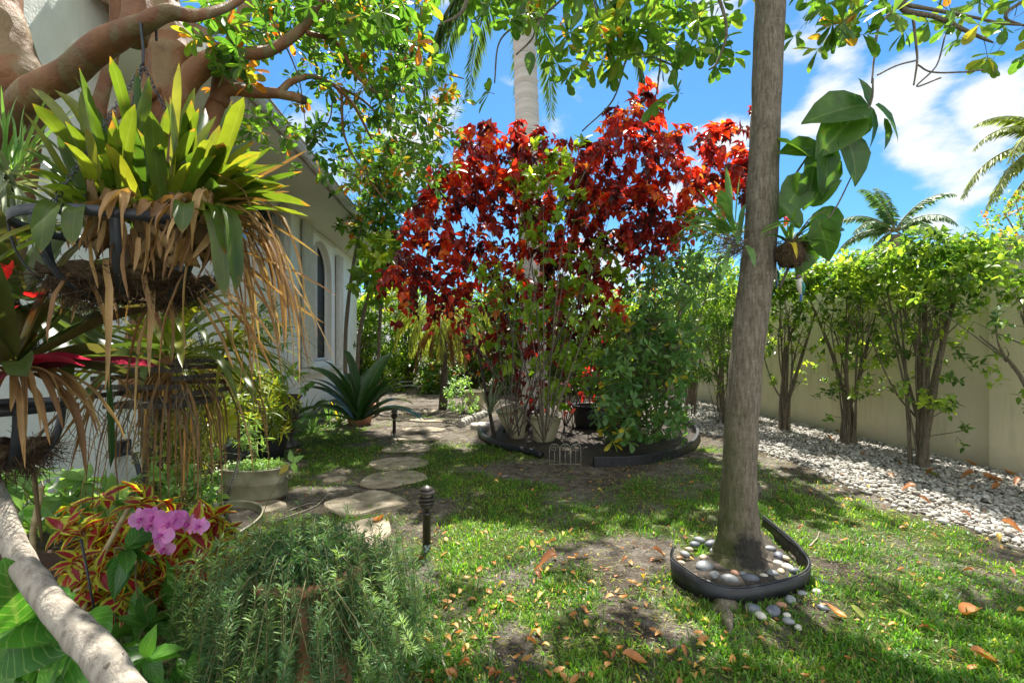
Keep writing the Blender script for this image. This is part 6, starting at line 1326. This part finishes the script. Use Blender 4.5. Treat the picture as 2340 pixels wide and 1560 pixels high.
# ================================================================ FOREGROUND BED
rp = np.array([(705 - 1170) / F * 1.6, 1.6, 0.])
pot('terracotta_pot', 'big terracotta pot of rosemary in the foreground', rp, .115, .165, .68, MT['terra'], rim=.018)
def rosemary():
    c = rp + [0, 0, .66]; t = thing('rosemary_bush', 'sprawling rosemary bush spilling over its terracotta pot', 'herb', c); st = MB(); nd = MB(); PP = []; DD = []; RR = []
    for i in range(380):
        a = rng.uniform(0, 6.28); q = rng.random()
        if q < .5: rr = math.sqrt(rng.random()) * .37; tip = c + [rr * math.cos(a), rr * .85 * math.sin(a), rng.uniform(-.06, .21) * (1.15 - rr / .5)]; up = 2.6
        elif i % 5 == 0: rr = rng.uniform(.1, .24); tip = c + [rr * math.cos(a), rr * math.sin(a), rng.uniform(-.12, .08)]; up = 1.5
        else: rr = rng.uniform(.20, .44); tip = c + [rr * math.cos(a), rr * .8 * math.sin(a), -rng.uniform(.0, .46)]; up = rng.uniform(-.2, 1.8)
        hd = nrm(np.array([math.cos(a), math.sin(a), 0])); p0 = c + hd * .1 * rng.random(); k1 = c + hd * rr * .45 + rng.normal(0, .03, 3) + [0, 0, rng.uniform(-.02, .07)]; k2 = tip + hd * .02 - np.array([0, 0, .09 * up]) ; 
        pts = curve([p0, k1, k2, tip + rng.normal(0, .012, 3)], 14); st.tube(pts, np.linspace(.0022, .001, 14), 4, cap=False); r0 = np.clip(rng.normal(.42, .22), 0, 1); n = 14
        L = np.linalg.norm(np.diff(pts, axis=0), axis=1).sum(); m_ = int(L / .0030); s = (1 - rng.random(m_) ** 1.1 * .92) * (n - 1.001); ii = np.minimum(s.astype(int), n - 2); f = (s - ii)[:, None]
        pos = pts[ii] * (1 - f) + pts[ii + 1] * f; dr = nrm(pts[ii + 1] - pts[ii]); sd = nrm(np.cross(dr, rng.normal(0, 1, (m_, 3)))); PP.append(pos); DD.append(dr * rng.uniform(.3, 1, (m_, 1)) + sd); RR.append(np.clip(r0 + .6 * (s / (n - 1) - .6) + rng.normal(0, .1, m_), 0, 1))
    PP = np.concatenate(PP); DD = np.concatenate(DD); RR = np.concatenate(RR); n = len(PP)
    inst(nd, loT(.066, .5, 0, .12), PP, DD, rng.normal(0, .5, (n, 3)) + [0, 0, 1], rng.uniform(.020, .033, n), RR)
    nd.build('foliage', MT['rose'], t); st.build('stem', MT['stemg'], t)
rosemary()
# driftwood branch
m = MB(); c = curve([np.append(P(x, y, d), r) for x, y, d, r in ((-60, 1000, 1.25, .020), (0, 1160, 1.2, .024), (45, 1275, 1.15, .027), (120, 1380, 1.1, .030), (200, 1465, 1.05, .034), (270, 1550, 1.0, .033), (350, 1680, .95, .03))], 60)
m.tube(c[:, :3], c[:, 3], 22, wob=.10, rnd=.3); m.tube([P(235, 1530, 1.0), P(245, 1518, .98), P(250, 1512, .97)], [.006, .004, .001], 8); m.tube([P(270, 1500, 1.02), P(285, 1488, 1.02)], [.006, .001], 8)
o = m.build('driftwood_branch', MT['drift'], loc=P(120, 1380, 1.1)); tag(o, 'pale weathered driftwood branch slanting across the lower left corner', 'branch')
# planter boxes by the wall
def planter(lab, x0, x1, d0, d1, h, mat='brown'):
    a = P(x0, 790, d0); b_ = P(x1, 790, d0); t = thing('planter_box', lab, 'planter', np.array([(a[0] + b_[0]) / 2, d0, 0]), 'brown planter boxes'); m = MB(); X0, X1 = a[0], b_[0]
    m.box(X0, X1, d0, d1, 0, h - .05); m.box(X0 - .02, X1 + .02, d0 - .02, d1 + .02, h - .0495, h); m.build('box', MT[mat], t, False)
    s = MB(); s.box(X0 + .02, X1 - .02, d0 + .02, d1 - .02, h + .001, h + .006); s.build('soil', MT['soil'], t, False)
planter('brown resin planter box along the white wall', -100, 175, 2.3, 2.65, .42); planter('second brown planter box behind the coleus', 120, 330, 2.7, 3.0, .38)
def leafy(name, lab, poly, d0, d1, n, T, ls, mat, base, nl=6, sl=.12, rl=(0, 1), whorl=True, up=.4, droop=.1, cat='plant', stemmat='stemg', thr=0, every=2, r0=.006):
    t = thing(name, lab, cat, base); A = region(poly, n, d0, d1, 1 / 40, thr, 3); lf = MB(); st = MB()
    sprays(lf, st, A, T, ls, nl, sl, up, droop, .003, rl[0], rl[1], whorl)
    for q in A[::every]: k = (base + q) / 2; k[2] = base[2] + (q[2] - base[2]) * .6; st.tube([base + rng.normal(0, .03, 3) * [1, 1, 0], k, q], [r0, r0 * .7, .002], 5, n=8)
    lf.build('foliage', MT[mat], t); st.build('stem', MT[stemmat], t)
leafy('coleus', 'red leaved coleus with bright yellow toothed edges', [(180, 1180), (300, 1140), (480, 1160), (560, 1200), (545, 1260), (460, 1300), (420, 1400), (330, 1400), (250, 1340), (170, 1290)], 1.75, 2.3, 95, T_COL, .088, 'col', G(360, 1540), 7, .07, droop=.3)
leafy('coleus', 'lower clump of narrow leaved red and yellow coleus behind the driftwood', [(140, 1290), (230, 1290), (260, 1370), (200, 1400), (140, 1370)], 1.7, 2.0, 20, T_COL, .065, 'col', G(200, 1560) , 8, .05, droop=.2)
leafy('wax_shrub', 'pale sunlit broad leaved shrub growing along the white wall', [(20, 1080), (70, 1050), (110, 1090), (240, 1110), (300, 1130), (330, 1180), (200, 1200), (60, 1230), (20, 1170)], 2.3, 2.9, 46, T_OV, .12, 'pale', P(120, 790, 2.6) * [1, 1, 0] + [0, 0, .4], 6, .08, (.1, 1))
leafy('wax_shrub', 'light green leaves on a thin stem by the lower left basket', [(20, 1060), (80, 1060), (70, 1130), (30, 1200), (20, 1130)], 2.0, 2.3, 10, T_OV, .11, 'pale', P(50, 790, 2.2) * [1, 1, 0] + [0, 0, .3], 6, .08, (.1, .8))
leafy('creeping_vine', 'small leaved green vine at the foot of the grey post', [(330, 1060), (500, 1050), (500, 1150), (420, 1170), (300, 1150)], 2.4, 2.9, 60, T_OV, .06, 'pale', P(380, 790, 2.7) * [1, 1, 0] + [0, 0, .2], 6, .08)
leafy('green_shrub', 'darker soft leaved plant beside the driftwood base', [(200, 1380), (330, 1360), (420, 1420), (430, 1480), (300, 1520), (280, 1440)], 1.5, 1.9, 16, T_OV, .11, 'pot', G(330, 1600), 6, .07, (0, .7))
leafy('potted_shrub', 'glossy dark green shoot with five broad leaves in front of the orchid', [(262, 1250), (275, 1250), (275, 1290), (262, 1290)], 1.5, 1.55, 2, T_OV, .14, 'pot', G(265, 1600), 6, .03, (0, .3), droop=.35)
leafy('green_shrub', 'leafy shoots rising between coleus and rosemary', [(430, 1200), (500, 1180), (480, 1290), (440, 1290)], 1.8, 2.0, 6, T_LAN, .13, 'pot', G(460, 1560), 6, .08, (.3, .9))
# big pothos leaves bottom left
t = thing('elephant_ear', 'large heart shaped bright green leaves in the lower left corner', 'plant', G(20, 1700)); m = MB(); st = MB(); b0 = G(20, 1700)
for x0, y0, x1, y1, s, ny in ((40, 1430, 30, 1370, .20, .5), (60, 1440, 20, 1540, .16, .6), (90, 1530, 180, 1530, .19, .9), (10, 1530, -40, 1590, .2, .8), (170, 1480, 130, 1560, .17, .6), (200, 1400, 230, 1480, .12, .5), (100, 1390, 160, 1380, .13, .6), (30, 1390, 110, 1420, .20, .5), (220, 1550, 250, 1500, .13, .7), (120, 1460, 90, 1540, .15, .5), (20, 1480, 90, 1470, .17, .8), (160, 1560, 60, 1600, .2, .9)):
    a = P(x0, y0, 1.25 + rng.uniform(-.08, .08)); e = P(x1, y1, 1.18 + rng.uniform(-.06, .06)); inst(m, T_BIG, [a], [e - a], [[rng.normal(0, .3), -ny, .8]], [s], [rng.random()], .95); st.tube([a, (a + b0) / 2 + [0, 0, .05], b0], [.003, .004, .005], 5, n=8)
m.build('foliage', MT['pot'], t); st.build('stem', MT['stemg'], t)
leafy('ground_creeper', 'dense small green leaves filling the bottom left of the bed', [(-60, 1450), (300, 1440), (420, 1500), (520, 1600), (-60, 1700)], 1.3, 1.7, 40, T_OV, .09, 'pot', G(150, 1700), 6, .06, (0, .7))
# canes
t = thing('cane_plant', 'bare ringed tan canes leaning through the coleus', 'plant', G(170, 1600)); 
for pts, r_ in (([(130, 1500, 1.7), (165, 1430, 1.7), (200, 1340, 1.75), (250, 1240, 1.8), (300, 1150, 1.9)], .009), ([(150, 1500, 1.65), (190, 1400, 1.7), (230, 1300, 1.75), (400, 1200, 1.9)], .008), ([(80, 1290, 1.9), (75, 1220, 1.9), (88, 1150, 1.9), (95, 1110, 1.9)], .010), ([(170, 1350, 1.7), (300, 1290, 1.75), (420, 1235, 1.9)], .006)):
    m = MB(); c = curve([np.append(P(*p), r_) for p in pts], 60); m.tube(c[:, :3], c[:, 3] * (1 + .12 * (np.arange(60) % 7 == 0)), 8); m.build('cane', MT['canem'] if 'canem' in MT else MT.setdefault('canem', simple('tan cane', [(0, (.22, .16, .07)), (1, (.48, .40, .22))], 30, .6)), t)
m = MB(); m.tube([P(185, 1230, 1.6), P(230, 1470, 1.6)], .0035, 6); o = m.build('plant_stake', MT['iron'], loc=P(230, 1470, 1.6)); tag(o, 'thin black stake leaning in front of the coleus', 'stake')
m = MB(); m.tube([P(240, 850, 1.6), P(85, 1000, 1.5), P(80, 1100, 1.45), P(97, 1240, 1.45)], [.004, .005, .007, .004], 6, n=16); o = m.build('dry_stalk', MT['dry'], loc=P(97, 1240, 1.45)); tag(o, 'long dry tan stalk hanging by the driftwood', 'stalk')
# orchid
def orchid():
    c = G(380, 1620); t = thing('orchid', 'arching spray of mauve moth orchid flowers above the coleus', 'orchid', c)
    m = MB(); m.tube([G(380, 1620), P(310, 1330, 1.62), P(345, 1240, 1.62), P(330, 1200, 1.6), P(400, 1180, 1.6), P(470, 1215, 1.6)], [.003, .003, .0028, .0025, .0022, .0015], 6, n=30); m.build('stem', MT['stemg'], t)
    for x, y, s in ((322, 1185, 1.1), (350, 1180, 1.0), (385, 1195, 1.15), (370, 1222, 1.2), (402, 1188, 1.0), (432, 1198, 1.0), (457, 1202, .85), (375, 1252, 1.0), (410, 1180, .7), (345, 1200, .9)):
        f = MB(); p = P(x, y, 1.57 + rng.uniform(-.03, .03)); R_ = .036 * s; nn = nrm([rng.normal(.1, .3), -1, rng.normal(.1, .2)]); a0 = rng.normal(0, .2); sx = nrm(np.cross([0, 0, 1], nn)); sy = np.cross(nn, sx)
        T = leafT([(0, .08), (.25, .34), (.6, .42), (.88, .24), (1, .06)], fold=.1, arch=.12)
        for a, sc, w in ((np.pi / 2, .95, .8), (.25, 1.05, 1.35), (np.pi - .25, 1.05, 1.35), (-.95, .9, .75), (-2.2, .9, .75)):
            a += a0; inst(f, T, [p], [sx * math.cos(a) + sy * math.sin(a)], [nn], [R_ * sc], [rng.random()], w)
        o = f.build('flower', MT['petal'], t); 
        l = MB(); l.tube([p, p + nn * .012, p + nn * .014 - sy * .012], [.004, .006, .002], 8); lo = l.build('lip', MT['lip'], o2(o, t)); 
def o2(o, t): o['_loc'] = t['_loc']; return o
MT['lip'] = simple('orchid lip', [(0, (.30, .02, .20)), (1, (.45, .05, .30))], 60, .5)
orchid()
# leaf on the twig in front of the tub, variegated fern leaf
t = thing('seedling', 'lone thin stemmed seedling with an orange leaf in front of the tub', 'plant', G(600, 1480)); m = MB(); b = P(590, 1240, 2.1) ; m.tube([b - [0, 0, .35], b, P(610, 1150, 2.1), P(650, 1080, 2.1), P(672, 1050, 2.1)], [.002, .002, .0018, .0015, .001], 5, n=16); m.build('stem', MT['stemg'], t)
m = MB(); inst(m, T_OV, [P(660, 1062, 2.1)], [[-.5, -.1, -.45]], [[0, -1, .3]], [.06], [.95]); m.build('orange_leaf', MT['fall'], t); m = MB(); inst(m, T_OV, [P(668, 1055, 2.1)] * 3, [[.3, 0, -.8], [.5, 0, .3], [-.2, 0, .8]], [[0, -1, .3]] * 3, [.055] * 3, [.5, .6, .7]); m.build('foliage', MT['pale'], t)
t = thing('lobed_leaf_plant', 'yellow green lobed leaf with brown spots above the iron hook', 'plant', P(500, 960, 2.6)); m = MB()
for x1, y1, s in ((480, 1000, .14), (505, 1015, .15), (545, 1010, .14), (555, 960, .13), (535, 935, .12), (500, 925, .1)): a = P(512, 955, 2.6); e = P(x1, y1, 2.55); inst(m, T_OV, [a], [e - a], [[0, -1, .5]], [s], [.75], .9)
m.build('leaf', leafmat('leaf spotted yellow', [(0, (.14, .18, .02)), (1, (.34, .34, .03))], .5, 1.8, spot=.9, tip=((.3, .12, .03), .8)), t); m = MB(); m.tube([P(512, 955, 2.6), P(480, 1050, 2.6), P(450, 1180, 2.6)], .003, 5, n=10); m.build('stem', MT['stemg'], t)

# ================================================================ FALLEN LEAVES AND TWIGS
def fallen():
    prot = []
    for k in range(9):
        r = np.random.default_rng(k + 40); pr = [(0, .005), (.15, .17), (.38, .27), (.65, .24), (.85, .12), (1, .004)]; v, l, f = leafT(pr, 3, r.uniform(.2, 1.1), r.uniform(-.3, .5)); v = v.copy()
        v[:, 2] += .12 * np.sin(v[:, 1] * 4 + k) ; v[:, 2] -= v[:, 2].min() - .02; v[:, 1] -= .5
        m = MB(); n = len(v); m.add(v, f, np.column_stack([np.full(n, [.0, .15, .3, .45, .55, .7, .82, .9, 1.0][k]), l])); o = m.build('fallen_leaf', MT['fall']); prot.append(o)
    sp = [(1250, 1300, .13, 1, 'large curled brown leaf in the sandy patch left of the tree ring'), (2215, 1412, .15, 2, 'largest curled tan leaf, lying on the lawn at lower right'), (1912, 1412, .10, 3, 'tan leaf lying right of the tree ring near two green ones'), (1505, 1276, .08, 1, 'brown leaf just left of the tree ring'), (2130, 1092, .16, 8, 'broad yellow leaf at the foot of the thickest hedge tree'),
          (2250, 1515, .11, 2, 'long brown leaf in the grass at the lower right corner'), (955, 1285, .10, 2, 'brown leaf at the foot of the near path light'), (1960, 1410, .08, 8, 'green fallen leaf at lower right'), (2070, 1412, .07, 8, 'green upright fallen leaf at lower right'), (870, 1195, .14, 2, 'brown leaf lying across the second stepping stone edge'), (1450, 1520, .11, 2, 'crumpled brown leaf at bottom centre'), (680, 1035, .10, 2, 'brown leaf lying beside the urn')]
    used = set(); cnt = 0
    def place(p, s, k, lab, grp, ry):
        nonlocal cnt
        if k in used: o = prot[k].copy(); COL.objects.link(o)
        else: o = prot[k]; used.add(k)
        o.location = p; o.scale = (s * rng.uniform(.75, 1.15), s, s); o.rotation_euler = (rng.normal(0, .15), rng.normal(0, .2), ry); tag(o, lab, 'leaf', grp); cnt += 1
    for x, y, s, k, lab in sp: place(Gg(x, y, .012), s, k, lab, 'leaves fallen on the garden floor', rng.uniform(0, 6.28))
    pts = []
    while len(pts) < 276:
        if rng.random() < .5: x = rng.uniform(930, 1620); y = rng.uniform(1240, 1600)
        elif rng.random() < .55: x = rng.uniform(900, 2340); y = rng.uniform(1070, 1560)
        else: x = rng.uniform(1000, 2340); y = rng.uniform(960, 1240)
        g = Gg(x, y); u = -DS * g[0] + DC * g[1]; v = DC * g[0] + DS * g[1]
        if v > 5.9 or np.linalg.norm(g[:2] - G(1690, 1285)[:2]) < .32 or (400 < x < 960 and y > 1240): continue
        pts.append((g, v, y))
    for g, v, y in pts:
        gr = v > 3.9
        s = rng.uniform(.07, .13) if gr else rng.uniform(.03, .062); k = int(rng.choice([0, 1, 2, 2, 3, 3]) if gr else rng.choice([0, 1, 2, 3, 3, 4, 4, 5, 5, 6, 7]))
        colr = ['dark brown', 'rust brown', 'brown', 'tan', 'orange tan', 'ochre', 'yellow ochre', 'yellow', 'green'][k]
        x, yy = g[0], g[1]; uu = -DS * x + DC * yy
        where = ('on the gravel beside the wall, nearest the right edge' if uu < 5 else 'on the gravel by the thickest hedge tree' if uu < 6.3 else 'on the gravel farther along the hedge') if gr else \
            ('on the lawn right of the tree ring' if x > 1.75 and yy < 3.4 else 'in the sunlit grass between tree ring and gravel' if x > 1.5 else 'in front of the tree ring' if x > .95 and yy < 2.75 else 'in the sand left of the tree ring' if x > .6 and yy < 3.4 else
             'in the shaded grass at bottom centre' if yy < 2.45 else 'beside the near path light' if yy < 3.7 and x < .1 else 'on the lawn between path light and tree ring' if yy < 3.7 else 'on bare soil near the bed edging' if yy > 4.9 else 'on the lawn in front of the planting bed')
        lab = colr + ' fallen leaf ' + where
        place(g + [0, 0, .03 if gr else .012], s, k, lab, 'leaves fallen on the garden floor', rng.uniform(0, 6.28))
    # litter nobody could count: crumbs of leaf among grass, bed and path
    mb = MB(); n = 2200; d = 1.6 + 9 * rng.random(n) ** 1.2; x = rng.uniform(-1.1, 1.15, n) * d; v = DC * x + DS * d; k = (v < 5.8) & (v > -3.0); x, d = x[k], d[k]; n = len(x); dr = rng.normal(0, 1, (n, 3)); dr[:, 2] *= .15
    inst(mb, T_LO, np.column_stack([x, d, gz(x, d) + rng.uniform(.004, .02, n)]), dr, np.tile([0, 0, 1.], (n, 1)) + rng.normal(0, .4, (n, 3)), rng.uniform(.012, .042, n), rng.random(n) * .8)
    n = 700; q = np.array([G(*p) for p in BED]); cx, cy = q[:, 0].mean(), q[:, 1].mean(); a = rng.uniform(0, 6.28, n); r_ = np.sqrt(rng.random(n)); x = cx + 1.25 * r_ * np.cos(a); d = cy + 1.3 * r_ * np.sin(a); dr = rng.normal(0, 1, (n, 3)); dr[:, 2] *= .15
    inst(mb, T_LO, np.column_stack([x, d, np.full(n, .09) * np.clip(1.2 - r_, .2, 1)]), dr, np.tile([0, 0, 1.], (n, 1)) + rng.normal(0, .4, (n, 3)), rng.uniform(.02, .08, n), rng.random(n) * .5)
    tag(mb.build('leaf_litter', MT['fall']), 'fine crumbs of dead leaf strewn over the soil', 'leaf litter', kind='stuff')
fallen()
for i, (pts, lab) in enumerate((([(1030, 1560), (1010, 1500), (1035, 1450), (1045, 1440)], 'bent bare twig lying in the grass at bottom centre'), ([(1850, 1250), (1868, 1232), (1872, 1215)], 'forked pale twig right of the tree ring'), ([(640, 1190), (720, 1160), (760, 1130), (860, 1120)], 'long pale twig lying left of the stepping stones'), ([(660, 1170), (700, 1155), (730, 1150)], 'short pale twig beside the long one'), ([(2230, 1100), (2150, 1050), (2110, 1030)], 'long tan twig lying along the wall base'))):
    m = MB(); m.tube([Gg(x, y, .012) for x, y in pts], np.linspace(.006, .002, len(pts)), 6, n=16, wob=.2, rnd=.4); o = m.build('fallen_twig', MT['drift'], loc=Gg(*pts[0])); tag(o, lab, 'twig')
for o in COL.objects:
    if '_loc' in o: del o['_loc']
